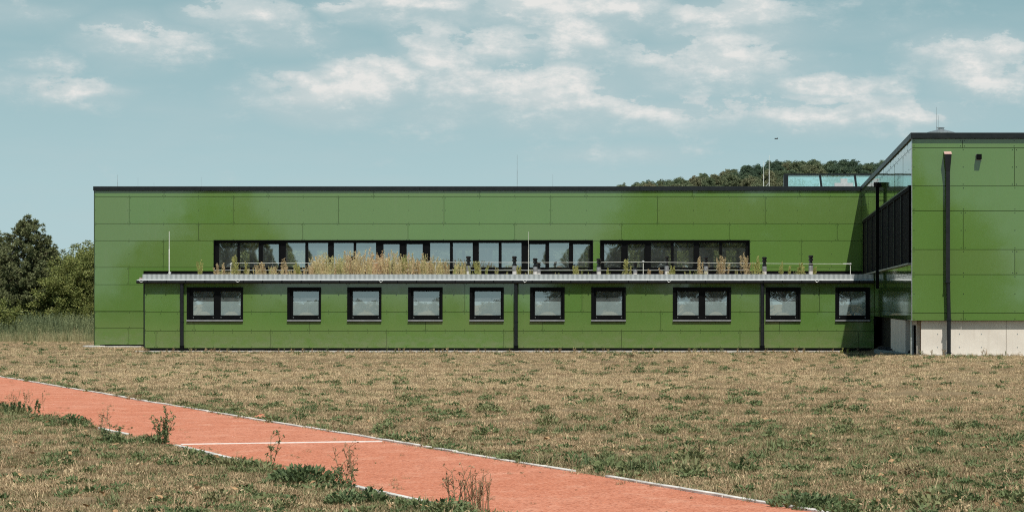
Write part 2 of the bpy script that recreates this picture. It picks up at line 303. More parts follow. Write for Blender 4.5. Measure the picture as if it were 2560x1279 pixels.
def sheet(u0, u1, v0, v1, holes, w0, w1, conv, back=False, org=(0, 0, 0)):
    """a flat plate u0..u1 x v0..v1 with rectangular holes, from depth w0 (front) to w1"""
    us = sorted({u0, u1, *[min(max(h[k], u0), u1) for h in holes for k in (0, 1)]}); vs_ = sorted({v0, v1, *[min(max(h[k], v0), v1) for h in holes for k in (2, 3)]})
    nu, nv = len(us) - 1, len(vs_) - 1
    def solid(i, j):
        if i < 0 or j < 0 or i >= nu or j >= nv: return False
        cu, cv = (us[i] + us[i+1]) / 2, (vs_[j] + vs_[j+1]) / 2
        return not any(h[0] < cu < h[1] and h[2] < cv < h[3] for h in holes)
    mb = MB(org); any_ = False
    for i in range(nu):
        for j in range(nv):
            if not solid(i, j): continue
            any_ = True
            a, b, c, d = us[i], us[i+1], vs_[j], vs_[j+1]
            q = lambda pts: mb.add([conv(*p) for p in pts], [(0, 1, 2, 3)])
            q([(a,c,w0),(b,c,w0),(b,d,w0),(a,d,w0)])
            if back: q([(a,d,w1),(b,d,w1),(b,c,w1),(a,c,w1)])
            if not solid(i-1, j): q([(a,c,w1),(a,c,w0),(a,d,w0),(a,d,w1)])
            if not solid(i+1, j): q([(b,c,w0),(b,c,w1),(b,d,w1),(b,d,w0)])
            if not solid(i, j-1): q([(a,c,w1),(b,c,w1),(b,c,w0),(a,c,w0)])
            if not solid(i, j+1): q([(a,d,w0),(b,d,w0),(b,d,w1),(a,d,w1)])
    return mb if any_ else None
def cladding(parent, rows, u_of, conv, holes, gap=0.014, thick=0.012, step=1.52, label=None):
    """rows: (v0, v1, [u edges]).  Each plate is its own part; the rivets are one small joined part."""
    rv = MB()
    for (v0, v1, edges) in rows:
        for a, b in zip(edges[:-1], edges[1:]):
            dw = random.uniform(0, 0.003)
            ta, tb = random.gauss(0, .0009), random.gauss(0, .0013); uc, vc = (a + b)/2, (v0 + v1)/2      # no plate hangs perfectly true
            mb = sheet(a + gap/2, b - gap/2, v0 + gap/2, v1 - gap/2, holes, dw, dw + thick, lambda u, v, w_: conv(u, v, w_ + (u - uc)*ta + (v - vc)*tb))
            if mb is None: continue
            mb.build('panel', M['panel'], parent)
            n = max(1, round((b - a) / step)); us = [a + 0.06] + [a + (b - a) * k / n for k in range(1, n)] + [b - 0.06]
            hs = [v0 + 0.055, v1 - 0.055] if v1 - v0 > 0.25 else [v0 + 0.05]
            if v1 - v0 > 0.95: hs.append((v0 + v1) / 2)
            for u in us:
                for v in hs:
                    if any(h[0] - .03 < u < h[1] + .03 and h[2] - .03 < v < h[3] + .03 for h in holes): continue
                    r = 0.0135; pts = [(u + r*math.cos(t*math.pi/3), v + r*math.sin(t*math.pi/3)) for t in range(6)]
                    rv.add([conv(p[0], p[1], -0.006) for p in pts] + [conv(p[0], p[1], 0.004) for p in pts],
                           [(0,1,2,3,4,5)] + [(i, i+6, (i+1)%6+6, (i+1)%6) for i in range(6)])
    o = rv.build('rivets', M['rivet'], parent); o['kind'] = 'stuff'; return o
def value_noise(x, y, seed=0):
    xi = np.floor(x).astype(np.int64); yi = np.floor(y).astype(np.int64); fx = x - xi; fy = y - yi
    def hsh(a, b):
        h = (a * 374761393 + b * 668265263 + seed * 1442695041) & 0x7fffffff; h = ((h ^ (h >> 13)) * 1274126177) & 0x7fffffff
        return ((h ^ (h >> 16)) & 0xffff) / 65535.0
    fx = fx*fx*(3-2*fx); fy = fy*fy*(3-2*fy)
    return (hsh(xi, yi)*(1-fx)+hsh(xi+1, yi)*fx)*(1-fy) + (hsh(xi, yi+1)*(1-fx)+hsh(xi+1, yi+1)*fx)*fy
def fbm(x, y, seed=0, o=4):
    s = 0; a = 0.5; t = 0
    for k in range(o): s = s + a*value_noise(x*2**k, y*2**k, seed+k); t += a; a *= 0.55
    return s / t
def sstep(a, b, x): t = np.clip((x - a) / (b - a), 0, 1); return t*t*(3-2*t)

# ------------------------------------------------------------------ ground
def ground_z(x, y):
    x = np.asarray(x, float); y = np.asarray(y, float)
    z = 0.37 * sstep(2.0, 4.5, x) * sstep(44, 70, y) * (1 - sstep(73, 86, y) * (1 - sstep(4.6, 5.4, x)))
    z = z + 0.035 * (fbm(x * 0.25, y * 0.25, 5, 3) - 0.5) * sstep(24, 34, y) * (1 - sstep(86, 92, y)) * (1 - sstep(3.0, 4.5, x) * sstep(62, 69, y))
    return z
xs = np.concatenate([[-2500, -900, -300, -120], np.linspace(-62, 26, 111), [60, 200, 700, 2500]]); ys = np.concatenate([[-900, -250, -90], np.linspace(-60, 15, 12), np.linspace(18, 130, 141), [160, 260, 600, 900, 2500]])
GX, GY = np.meshgrid(xs, ys); GZ = ground_z(GX, GY)
nx, ny = len(xs), len(ys)
idx = np.arange(nx*ny).reshape(ny, nx)
me = bpy.data.meshes.new('ground')
me.from_pydata(np.stack([GX.ravel(), GY.ravel(), GZ.ravel()], 1).tolist(), [], np.stack([idx[:-1,:-1], idx[:-1,1:], idx[1:,1:], idx[1:,:-1]], -1).reshape(-1, 4).tolist())
me.polygons.foreach_set('use_smooth', [True]*len(me.polygons))
tag(link('ground', me, M['ground']), 'dry mown lawn ground around the green buildings', None, None, 'structure')

# running track: two edges measured on the ground
A0, A1 = Vector(GP(0, 943)), Vector(GP(2040, 1279)); B0, B1 = Vector(GP(0, 1015)), Vector(GP(1070, 1262))
TD = ((A1 - A0).normalized() + (B1 - B0).normalized()).normalized(); TN = Vector((TD.y, -TD.x))
if TN.dot(B0 - A0) < 0: TN = -TN                       # from the far edge towards the near edge
TW = 0.5 * ((B0 - A0).dot(TN) + (B1 - A0).dot(TN))
def TP(s, t): p = A0 + TD*s + TN*t; return (p.x, p.y)     # s along the run, t across
def gz(x, y): return float(ground_z(x, y))
SL0, SL1 = -45.0, (A1 - A0).length + 22.0
mb = MB(); n = 150; mseg = 6
for i in range(n + 1):
    s = SL0 + (SL1 - SL0) * i / n
    for j in range(mseg + 1):
        x, y = TP(s, TW * j / mseg); mb.v.append((x, y, gz(x, y) + 0.012 + 0.004 * math.sin(s*0.7 + j)))
for i in range(n):
    for j in range(mseg): k = i*(mseg+1)+j; mb.f.append((k, k+mseg+1, k+mseg+2, k+1))
tr = mb.build('running_track', M['track']); tag(tr, 'red grit running track crossing the lawn diagonally', None, None, 'structure')
for p in tr.data.polygons: p.use_smooth = True
def kerb(label, t, gaps, s0, s1):
    k = bpy.data.objects.new('track_kerb', None); COL.objects.link(k); tag(k, label, None, None, 'structure'); s = s0; x, y = TP(s0, t); k.location = (x, y, 0)
    rr = random.Random(3)
    while s < s1:
        L = 1.0; c = s + L/2
        if not any(a < c < b for a, b in gaps):
            x, y = TP(c, t + rr.uniform(-.008, .008)); m = MB(); m.cbox(-L/2 + .003, L/2 - .003, -.032, .032, -.08, 0.034, 0.005)
            o = m.build('kerb_stone', M['kerb'], k); o.location = (x - k.location.x, y - k.location.y, gz(x, y) + rr.uniform(-.005, .003)); o.rotation_euler = (rr.uniform(-.02, .02), rr.uniform(-.006, .006), math.atan2(TD.y, TD.x) + rr.uniform(-.006, .006))
        s += L
    return k
def s_of(px, py): return (Vector(GP(px, py)) - A0).dot(TD)
kerb('pale concrete edging along the far side of the red track', 0.0, [(s_of(1425, 1180), s_of(1470, 1188))], -30, SL1 - 6)
kerb('pale concrete edging along the near side of the track, half overgrown', TW, [(s_of(20, 1019), s_of(255, 1074)), (s_of(300, 1085), s_of(470, 1118)), (s_of(640, 1160), s_of(865, 1210)), (s_of(1075, 1263), 200)], -30, SL1)
e0, e1 = Vector(GP(452, 1113)), Vector(GP(955, 1105)); m = MB(); d = (e1 - e0).normalized(); q = Vector((-d.y, d.x))*0.04
zz = 0.024
m.add([(e0-q).to_3d(), (e1-q).to_3d(), (e1+q).to_3d(), (e0+q).to_3d()] + [(p.x, p.y, zz) for p in (e0-q, e1-q, e1+q, e0+q)], [(3,2,1,0),(4,5,6,7),(0,1,5,4),(1,2,6,5),(2,3,7,6),(3,0,4,7)])
tag(m.build('finish_line', M['line']), 'white strip laid straight across the red track', None, None, 'structure')

# ------------------------------------------------------------------ the hall (long upper building)
def front(D): return lambda u, v, w_: (u, D + w_, v)
hall = thing('sports_hall', (WX(236, DM), DM, 0), 'long green panel clad sports hall with ribbon windows and dark parapet', 'building')
def child(mb, name, mat, parent):
    """world-space mesh under a parent standing at a point"""
    o = mb.build(name, mat, parent); return o
def fix(parent):                                    # parts are written in place coordinates
    for o in list(COL.objects):
        if o.parent is parent and not o.get('_f'): o.location = Vector(o.location) - parent.location; o['_f'] = 1
X0, X1 = WX(236, DM), WX(2154.6, DM)
XS = WX(2280, DF)                                   # the side wall of the right block
X1 = XS
Hz = lambda py: WZ(py, DM); Hx = lambda px: WX(px, DM)
RIB_A = (Hx(536), Hx(1481), Hz(676), Hz(601.5)); RIB_B = (Hx(1502), Hx(1873), Hz(676), Hz(601.5))
LOWHOLE = (Hx(358.5), X1 + 1, -1, Hz(677))
rowpx = [477, 492, 559, 601.5, 668, 711, 777.5, 819.5, 861]
verts = [[410, 670, 933, 1198, 1465, 1732, 1998], [323, 583, 846, 1110, 1377, 1644, 1913], [496, 757, 1020, 1287, 1553, 1823, 2093], [409, 536, 1481, 1502, 1873, 2003],
         [322, 583, 846, 1110, 1377, 1644, 1913], [], [], [322]]
rows = []
for k in range(8):
    ed = [X0] + [Hx(v) for v in verts[k]] + [X1]
    rows.append((Hz(rowpx[k+1]), Hz(rowpx[k]), ed))
cladding(hall, rows, None, front(DM), [RIB_A, RIB_B, LOWHOLE])
DEEP = 28.0; TOP = Hz(466)
REARW = [(Hx(236) * 0 + WX(a, DM + DEEP), WX(b, DM + DEEP), WZ(690, DM + DEEP), WZ(625, DM + DEEP)) for a, b in
         [(574, 588), (596, 624), (640, 652), (716, 770), (790, 818), (832, 884), (895, 955), (975, 1010), (1020, 1060), (1075, 1130), (1140, 1155), (1162, 1182), (1230, 1300), (1320, 1345), (1372, 1425), (1432, 1470), (1571, 1600), (1662, 1684), (1692, 1722), (1784, 1805), (1815, 1841)]]
sheet(X0 + 0.01, X1, 0, TOP - 0.2, [RIB_A, RIB_B], 0.05, 0.33, front(DM), True).build('wall', M['dark'], hall)
sheet(X0 + 0.01, X1 + 12, 0, TOP - 0.2, REARW, 0, 0.3, front(DM + DEEP), True).build('rear_wall', M['ceil'], hall)
m = MB(); m.box(X0 + 0.01, X0 + 0.3, DM + 0.34, DM + DEEP - 0.01, 0, TOP - 0.2); m.build('side_wall', M['panel'], hall)
m = MB(); m.box(X1 + 11.7, X1 + 12, DM + 0.34, DM + DEEP - 0.01, 0, TOP - 0.2); m.build('side_wall', M['ceil'], hall)
m = MB(); m.box(X0 + 0.31, X1 + 11.6, DM + 0.34, DM + DEEP - 0.01, TOP - 0.55, TOP - 0.25); m.build('roof', M['ceil'], hall)
m = MB(); m.box(X0 + 0.31, X1 + 11.6, DM + 0.34, DM + DEEP - 0.01, 1.2, 1.3); m.build('floor', M['floor'], hall)
# dark metal parapet coping, in lengths
edges = [233.5, 503, 1050, 1600, 2155]
for a, b in zip(edges[:-1], edges[1:]):
    m = MB(); m.cbox(Hx(a) + .004, (Hx(b) if b != 2155 else X1) - .004, DM - 0.07, DM + 0.42, Hz(476.6), TOP, 0.008); m.build('parapet_coping', M['trim'], hall)
m = MB(); m.box(X0 - .045, X0 + .4, DM + 0.43, DM + DEEP, Hz(476.6), TOP); m.build('parapet_coping', M['trim'], hall)
# corner profile and plinth
m = MB(); m.box(X0 - 0.02, X0 + 0.004, DM - 0.012, DM + 0.05, Hz(872), Hz(477)); m.build('corner_profile', M['trim'], hall)
m = MB(); m.box(X0, Hx(250), DM + 0.002, DM + 0.04, Hz(873), Hz(861)); m.build('corner_panel', M['panel'], hall)
m = MB(); m.box(Hx(236.5), Hx(360), DM + 0.12, DM + 0.3, 0, Hz(858)); m.build('plinth', M['dark'], hall)

def ribbon(parent, hole, panes, D, wz0, wz1):
    """panes: (px0, px1, operable)"""
    root = thing('x', (0, 0, 0), None, None); COL.objects.unlink(root); bpy.data.objects.remove(root)
    x0, x1, z0, z1 = hole
    fr = sheet(x0 + .003, x1 - .003, z0 + .06, z1 - .003, [(WX(a, D), WX(b, D), WZ(668, D), WZ(610 if op else 607, D)) for a, b, op in panes], 0.10, 0.19, front(D), True)
    win = fr.build('ribbon_window', M['black'], parent)
    for a, b, op in panes:
        pane(win, WX(a, D), WX(b, D), WZ(668, D), WZ(610 if op else 607, D), D + 0.15, 0.003)
        if op:                                      # the opening sash stands a little proud
            m = MB(); zt, zb = WZ(610, D), WZ(668, D); xa, xb = WX(a, D), WX(b, D); e = 0.055
            m.box(xa - e, xa, D + .075, D + .099, zb - e, zt + e); m.box(xb, xb + e, D + .075, D + .099, zb - e, zt + e); m.box(xa, xb, D + .075, D + .099, zt, zt + e); m.box(xa, xb, D + .075, D + .099, zb - e, zb)
            m.build('sash', M['black'], win)
    m = MB(); m.box(x0 - .02, x1 + .02, D - 0.05, D + 0.12, z0 + .005, z0 + .035); m.build('sill', M['rail'], win)
    m = MB(); f_ = .03                               # reveal
    m.box(x0 - f_, x0 + .002, D - .03, D + .1, z0 + .036, z1 + f_); m.box(x1 - .002, x1 + f_, D - .03, D + .1, z0 + .036, z1 + f_); m.box(x0 + .002, x1 - .002, D - .03, D + .1, z1 - .001, z1 + f_)
    m.build('reveal', M['black'], win)
    return win
def pane(parent, x0, x1, z0, z1, y, bow, gm='glass'):
    """one sheet of insulating glass, bowed outward a few millimetres by the warm gas in it"""
    N = 10; m = MB()
    for j in range(N + 1):
        for i in range(N + 1):
            u, v = 2*i/N - 1, 2*j/N - 1
            m.v.append((x0 + (x1-x0)*i/N, y - bow*(1-u*u)*(1-v*v), z0 + (z1-z0)*j/N))
    for j in range(N):
        for i in range(N): k = j*(N+1)+i; m.f.append((k, k+1, k+N+2, k+N+1))
    o = m.build('pane', M[gm], parent)
    for p in o.data.polygons: p.use_smooth = True
    return o
PA = [(546,592,0),(598,645,0),(656,696,1),(713,762,0),(769,819,0),(833,883,0),(889,939,0),(957,998,1),(1015,1056,1),(1074,1124,0),(1131,1181,0),(1196,1246,0),(1253,1303,0),(1323,1363,1),(1372,1422,0),(1432,1474,1)]
PB = [(1510,1553,1),(1569,1611,1),(1627,1677,0),(1684,1734,0),(1748,1798,0),(1805,1864,0)]
ribbon(hall, RIB_A, PA, DM, 0, 0); ribbon(hall, RIB_B, PB, DM, 0, 0)
# skylight on the hall roof: leaning glass box
SY = DM + 3.2
def sk(px): return WX(px, SY)
zb, zt = WZ(465, SY) - 0.25, WZ(435, SY)
m = MB(); m.box(sk(1960), sk(1970), SY, SY + 2.2, zb, zt); m.box(sk(1960), sk(1970) + 7.5, SY + .02, SY + .10, zt - .05, zt + .02)
m.box(sk(1970), sk(1970) + 7.5, SY + 2.1, SY + 2.18, zb, zt - .06); frm = m.build('skylight', M['trim'], hall)
for pxm in (2050, 2137, 2226):
    m = MB(); w0 = .05; m.add([(sk(pxm)-w0, SY-.02, zt-.05), (sk(pxm)+w0, SY-.02, zt-.05), (sk(pxm)+w0+.09, SY-.02, zb), (sk(pxm)-w0+.09, SY-.02, zb), (sk(pxm)-w0, SY+.05, zt-.05), (sk(pxm)+w0, SY+.05, zt-.05), (sk(pxm)+w0+.09, SY+.05, zb), (sk(pxm)-w0+.09, SY+.05, zb)], [(3,2,1,0),(4,5,6,7),(0,1,5,4),(1,2,6,5),(2,3,7,6),(3,0,4,7)]); m.build('glazing_bar', M['trim'], frm)
for a, b in ((1971, 2048), (2053, 2135), (2140, 2224), (2229, 2300)):
    m = MB(); m.add([(sk(a), SY+.03, zb), (sk(b), SY+.03, zb), (sk(b), SY+.03, zt-.06), (sk(a), SY+.03, zt-.06)], [(0,1,2,3)]); m.build('pane', M['sglass'], frm)
m = MB(); m.box(sk(1971), sk(2300), SY + .5, SY + .56, zb, zt - .1); m.build('sky_backing', M['sky_backing'], frm)  # added panel, its pale blue stands in for sky reflected in the glass
m = MB(); m.box(sk(2099), sk(2116), SY - 1.2, SY - .9, zb, WZ(450, SY)); m.box(sk(2084), sk(2130), SY - 1.25, SY - .8, zb, WZ(460.5, SY)); m.build('glint_box', M['white'], hall)  # white box added in place of the sun glint at the skylight

# ------------------------------------------------------------------ the low wing
wing = thing('low_wing', (WX(360, DL), DL, 0), 'low green clad wing with small square windows in front of the hall', 'building')
Lx = lambda px: WX(px, DL); Lz = lambda py: WZ(py, DL)
WX0 = Lx(360)
WINS = [(468, 607, [(482, 534), (551, 602)]), (719, 802, [(732, 797)]), (869, 953, [(881, 947)]), (1021, 1106, [(1033, 1098)]), (1175, 1259, [(1186, 1252)]), (1326, 1411, [(1337, 1402)]),
        (1479, 1564, [(1490, 1555)]), (1683, 1827, [(1693, 1747), (1763, 1817)]), (1915, 2001, [(1925, 1990)]), (2089, 2174, [(2098, 2164)])]
wh = [(Lx(a), Lx(b), Lz(803), Lz(718)) for a, b, _ in WINS]
lr = [706, 779.5, 827, 869.5]
lv = [[581, 870, 1162, 1455, 1751, 2049], [485, 773, 1064, 1357, 1652, 1949], [390, 677, 967, 1259.5, 1554, 1850, 2147]]
rows = [(Lz(lr[k+1]), Lz(lr[k]), [WX0] + [Lx(v) for v in lv[k]] + [XS - .005]) for k in range(3)]
cladding(wing, rows, None, front(DL), wh, step=0.76*1.0)
RT = Lz(693)
sheet(WX0 + .01, XS - .01, 0.05, RT - .1, wh, 0.045, 0.25, front(DL), True).build('wall', M['dark'], wing)
m = MB(); m.box(WX0 + .005, WX0 + .2, DL + .26, DM - .01, 0.05, RT - .1); m.build('side_wall', M['panel'], wing)
m = MB(); m.box(WX0 - .002, WX0 + .03, DL - .006, DL + .04, Lz(869), Lz(706)); m.build('corner_profile', M['trim'], wing)
m = MB(); m.box(WX0 + .3, XS - .02, DL + .3, DM - .2, RT - .45, RT - .35); m.build('ceiling', M['ceil'], wing)
m = MB(); m.box(WX0 + .3, XS - .02, DL + 4.5, DL + 4.6, .3, RT - .46); m.build('inner_wall', M['ceil'], wing)
m = MB(); m.box(WX0 + .3, XS - .02, DL + .3, DL + 4.4, .2, .28); m.build('floor', M['floor'], wing)
m = MB(); m.box(Lx(350), XS - .02, DL - .10, DM - .02, RT - .09, RT); m.build('roof', M['stone'], wing)
for a, b, glass in WINS:
    x0, x1, z0, z1 = Lx(a), Lx(b), Lz(803.5), Lz(717.5); gz0, gz1 = Lz(787.5), Lz(728)
    win = sheet(x0 + .10, x1 - .07, z0 + .09, z1 - .06, [(Lx(p), Lx(q), gz0, gz1) for p, q in glass], .04, .11, front(DL), True).build('window', M['black'], wing)
    m = MB(); y0, y1 = DL - .035, DL + .2
    m.box(x0 - .01, x0 + .10, y0, y1, z0 + .07, z1); m.box(x1 - .07, x1 + .01, y0, y1, z0 + .07, z1); m.box(x0 + .1, x1 - .07, y0, y1, z1 - .06, z1); m.build('surround', M['black'], win)
    m = MB(); m.box(x0 - .015, x1 + .015, DL - .075, DL + .06, z0 + .02, z0 + .069); o = m.build('sill', M['rail'], win)
    m = MB(); m.box(x0 - .01, x1 + .01, DL - .05, DL + .06, z0 - .012, z0 + .019); m.build('sill_drip', M['black'], win)
    for p, q in glass:
        pane(win, Lx(p), Lx(q), gz0, gz1, DL + .085, random.uniform(.0009, .0016), 'wglass')
        m = MB(); m.box(Lx(p) - .01, Lx(q) + .01, DL + .092, DL + .096, gz0 - .01, Lz(753)); m.build('frosted_film', M['blind'], win)
        for hx in (Lx(p) + .02, Lx(q) - .02):
            m = MB(); m.box(hx - .016, hx + .016, DL + .02, DL + .039, gz0 - .10, gz0 - .075); m.build('hinge_cap', M['steel'], win)
# gutter, drip flange, perforated gravel stop
ga, gb = Lx(345), XS - .03
m = MB(); G = [( -.27, Lz(701)), (-.275, Lz(705)), (-.25, Lz(708)), (-.12, Lz(708.6)), (-.10, Lz(705)), (-.10, Lz(701))]
vs = [(x, DL + y, z) for x in (ga, gb) for y, z in G]; k = len(G)
m.add(vs, [tuple(range(k)), tuple(range(2*k-1, k-1, -1))] + [(i, i+k, (i+1)%k+k, (i+1)%k) for i in range(k)]); gut = m.build('gutter', M['pipe'], wing)
for px in range(372, 2176, 48):
    m = MB(); m.box(Lx(px) - .018, Lx(px) + .018, DL - .279, DL - .06, Lz(708.6), Lz(700.6)); m.build('gutter_bracket', M['black'], gut)
m = MB(); m.add([(ga, DL-.24, Lz(700.2)), (gb, DL-.24, Lz(700.2)), (gb, DL-.10, Lz(697.2)), (ga + .08, DL-.10, Lz(697.2)), (ga, DL-.24, Lz(700.9)), (gb, DL-.24, Lz(700.9)), (gb, DL-.10, Lz(698)), (ga+.08, DL-.10, Lz(698))], [(0,1,2,3),(7,6,5,4),(4,5,1,0),(5,6,2,1),(6,7,3,2),(7,4,0,3)]); m.build('drip_flange', M['white'], wing)
m = MB(); m.box(Lx(358), gb, DL - .11, DL - .07, Lz(697.1), Lz(685.2)); m.box(Lx(358), gb, DL - .069, DL + .1, Lz(694), Lz(692.5)); m.build('gravel_stop', M['perf'], wing)
rr = random.Random(5)
for px in (358, 598, 955, 1314, 1673, 2042):          # bent wire clips of the lightning conductor
    cx_ = Lx(px); pts = [(cx_ + .075*math.cos(a), DL - .285, Lz(700) + .075*math.sin(a)*1.05) for a in [math.pi + i*math.pi/8 for i in range(9)]]
    m = MB(); m.tube(pts, .011, 5); m.build('conductor_clip', M['white'], wing)
# downpipes
for px in (457, 1291, 1906):
    x = Lx(px); m = MB(); m.lathe(x, DL - .14, [(.072, Lz(874)), (.072, Lz(706))], 14); pp = m.build('downpipe', M['pipe'], wing)
    for py in (803, 862):
        m = MB(); m.lathe(x, DL - .14, [(.083, Lz(py + 2)), (.083, Lz(py))], 14); m.box(x - .02, x + .02, DL - .1, DL + .01, Lz(py + 1.5), Lz(py)); m.build('clamp', M['trim'], pp)
    m = MB(); m.lathe(x, DL - .14, [(.088, 0.0), (.088, Lz(863))], 14); m.build('standpipe', M['black'], pp)
# black plinth gap under the cladding
m = MB(); m.box(WX0 + .02, XS - .02, DL + .06, DL + .04 + .3, 0, Lz(868)); m.build('plinth', M['dark'], wing)
# vent pipes of the roof
VENTS = [(880, 640, 'a'), (1171, 640, 'a'), (1286, 640, 'a'), (1338, 645, 'a'), (1346.5, 655, 's'), (1497, 646, 'a'), (1588, 656, 's'), (1667, 640, 'b'), (1765, 641, 'b'), (1911, 642, 'a'), (2027, 638, 'b')]
for px, pt, kd in VENTS:
    Y = DL + (1.2 if kd == 'a' else 2.0 if kd == 'b' else 1.6); x = WX(px, Y); zt = WZ(pt, Y); z0 = RT; hh = zt - z0; r = .082 if kd != 's' else .075
    m = MB(); m.lathe(x, Y, [(r*1.05, z0), (r*1.05, z0 + hh*.30)], 14); vp = m.build('vent_pipe', M['pvc'], wing)
    m = MB(); pr = [(r*.98, z0 + hh*.30)]
    for q in range(5): pr += [(r*(1.08 + .05*(q % 2)), z0 + hh*(.32 + .045*q))]
    pr += [(r*1.0, z0 + hh*.55)]; m.lathe(x, Y, pr, 14); m.build('foil_wrap', M['alu'], vp)
    m = MB(); m.lathe(x, Y, [(r*.9, z0 + hh*.55), (r*1.12, z0 + hh*.57), (r*1.12, z0 + hh*.62), (r*.8, z0 + hh*.64), (r*.72, z0 + hh*.72), (r*.72, z0 + hh*.74), (r*1.15, z0 + hh*.76), (r*1.15, z0 + hh*.83), (r*.85, z0 + hh*.85), (r*.85, z0 + hh*.88), (r*1.15, z0 + hh*.90), (r*1.18, z0 + hh*.97), (r*.9, z0 + hh)], 14)
    o = m.build('cap', M['gloss'], vp)
# gravel on the roof edge: too small to pick apart
vs = []; fs = []
st = MB()
for i in range(2600):
    x = rr.uniform(Lx(360), gb - .1); y = DL + rr.uniform(-.05, .45); s = rr.uniform(.012, .032); z = RT + s*.3
    a = rr.uniform(0, 6.28); c_, s_ = math.cos(a)*s, math.sin(a)*s
    st.add([(x+c_, y+s_, z), (x-s_, y+c_, z), (x-c_, y-s_, z), (x+s_, y-c_, z), (x, y, z+s*.8), (x, y, z-s*.4)], [(0,1,4),(1,2,4),(2,3,4),(3,0,4),(1,0,5),(2,1,5),(3,2,5),(0,3,5)])
o = st.build('roof_gravel', M['stone'], wing); o['kind'] = 'stuff'

# ------------------------------------------------------------------ the right block
blk = thing('right_block', (XS, DF, 0), 'taller green clad block with concrete base projecting towards the lawn', 'building')
Bx = lambda px: WX(px, DF); Bz = lambda py: WZ(py, DF)
BX1 = XS + 14.0; BY1 = DM + DEEP
br = [347, 369.5, 465, 527, 623.5, 686, 782, 801]
step = WX(388, DF) - WX(0, DF)
first = [2406, 2536, 2666, 2408, 2537, 2666, 2408]
rows = [(Bz(br[k+1]), Bz(br[k]), [XS] + [Bx(first[k]) + step*j for j in range(3)] + [BX1]) for k in range(7)]
cladding(blk, rows, None, front(DF), [])
# side wall, seen at a glancing angle
sideconv = lambda u, v, w_: (XS + w_, u, v)
LOUV = (DF + 0.5, WX(2280, DF) * F / (2160 - CX), Bz(656), Bz(465))
edges0 = [DF + .02]
def side_edges(off):
    e = [DF + .012]; s = DF + off
    while s < BY1 - 1: e.append(s); s += 4.5
    return e + [BY1]
rows = [(Bz(br[k+1]), Bz(br[k]), side_edges([2.1, 4.3, 1.2, 3.4, 2.1, 4.3, 1.2][k])) for k in range(7)]
lowblock = (DL + .02, BY1, -1, Lz(686)); hallblock = (DM + .02, BY1 + 1, -1, TOP - .02)
cladding(blk, rows, None, sideconv, [LOUV, lowblock, hallblock])
BT = Bz(332)
m = MB(); m.box(XS + .05, BX1, DF + .05, DF + .35, Bz(800), BT - .2); m.build('wall', M['dark'], blk)
sheet(DF + .36, BY1, Bz(800), BT - .2, [], .05, .35, sideconv, True).build('side_wall', M['dark'], blk)
m = MB(); m.box(BX1 - .3, BX1, DF + .36, BY1, 0, BT - .2); m.build('end_wall', M['panel'], blk)
m = MB(); m.box(XS + .36, BX1 - .31, DF + .36, BY1, BT - .6, BT - .3); m.build('roof', M['ceil'], blk)
m = MB(); m.box(XS + .36, BX1 - .31, BY1 - .3, BY1 - .01, 0, BT - .61); m.build('rear_wall', M['panel'], blk)
m = MB(); m.cbox(Bx(2276.5), BX1, DF - .09, DF + .42, Bz(346.5), BT, .01); m.build('parapet_coping', M['trim'], blk)
for a, b in ((DF + .424, DF + 9), (DF + 9.006, DF + 20), (DF + 20.006, DM + .3)):
    m = MB(); m.box(XS - .045, XS + .38, a, b, Bz(346.5), BT); m.build('parapet_coping', M['trim'], blk)
m = MB(); m.box(XS - .016, XS + .006, DF - .010, DF + .010, Bz(801), Bz(347)); m.build('corner_profile', M['steel'], blk)
# black window band with screens on the side wall
y0, y1, z0, z1 = LOUV
m = MB(); m.box(XS - .06, XS + .02, y0, y0 + .09, z0, z1); m.box(XS - .06, XS + .02, y1 - .09, y1, z0, z1); m.box(XS - .06, XS + .02, y0 + .091, y1 - .091, z1 - .10, z1); band = m.build('screen_band', M['screen'], blk)
m = MB(); m.box(XS - .10, XS + .02, y0, y1, z0 - .05, z0 - .002); m.build('sill', M['rail'], band)
m = MB(); m.box(XS - .075, XS + .02, y0, y1, z1 + .002, z1 + .05); m.build('head_flashing', M['trim'], band)
n = 8
for i in range(n):
    a = y0 + .095 + (y1 - y0 - .19) * i / n; b = y0 + .095 + (y1 - y0 - .19) * (i + 1) / n
    m = MB(); m.box(XS - .02, XS + .03, a + .05, b - .05, z0 + .002, z1 - .105); m.build('screen', M['screen'], band)
    if i:
        m = MB(); m.box(XS - .07, XS + .02, a - .045, a + .045, z0 + .002, z1 - .105); m.build('guide_rail', M['trim'], band)
# downpipe with hopper on the side wall
Yp = XS * F / (2203 - CX); sp = F / Yp; xp = XS - .14
m = MB(); m.box(xp - .06, xp + .06, Yp - .06, Yp + .06, WZ(721, Yp), WZ(468, Yp)); dp = m.build('downpipe', M['black'], blk)
m = MB(); m.box(xp - .13, XS - .004, Yp - .13, Yp + .13, WZ(468, Yp), WZ(456, Yp)); m.build('hopper', M['black'], dp)
for py in (500, 640): m = MB(); m.box(xp + .061, XS - .003, Yp - .03, Yp + .03, WZ(py + 2, Yp), WZ(py, Yp)); m.build('bracket', M['black'], dp)
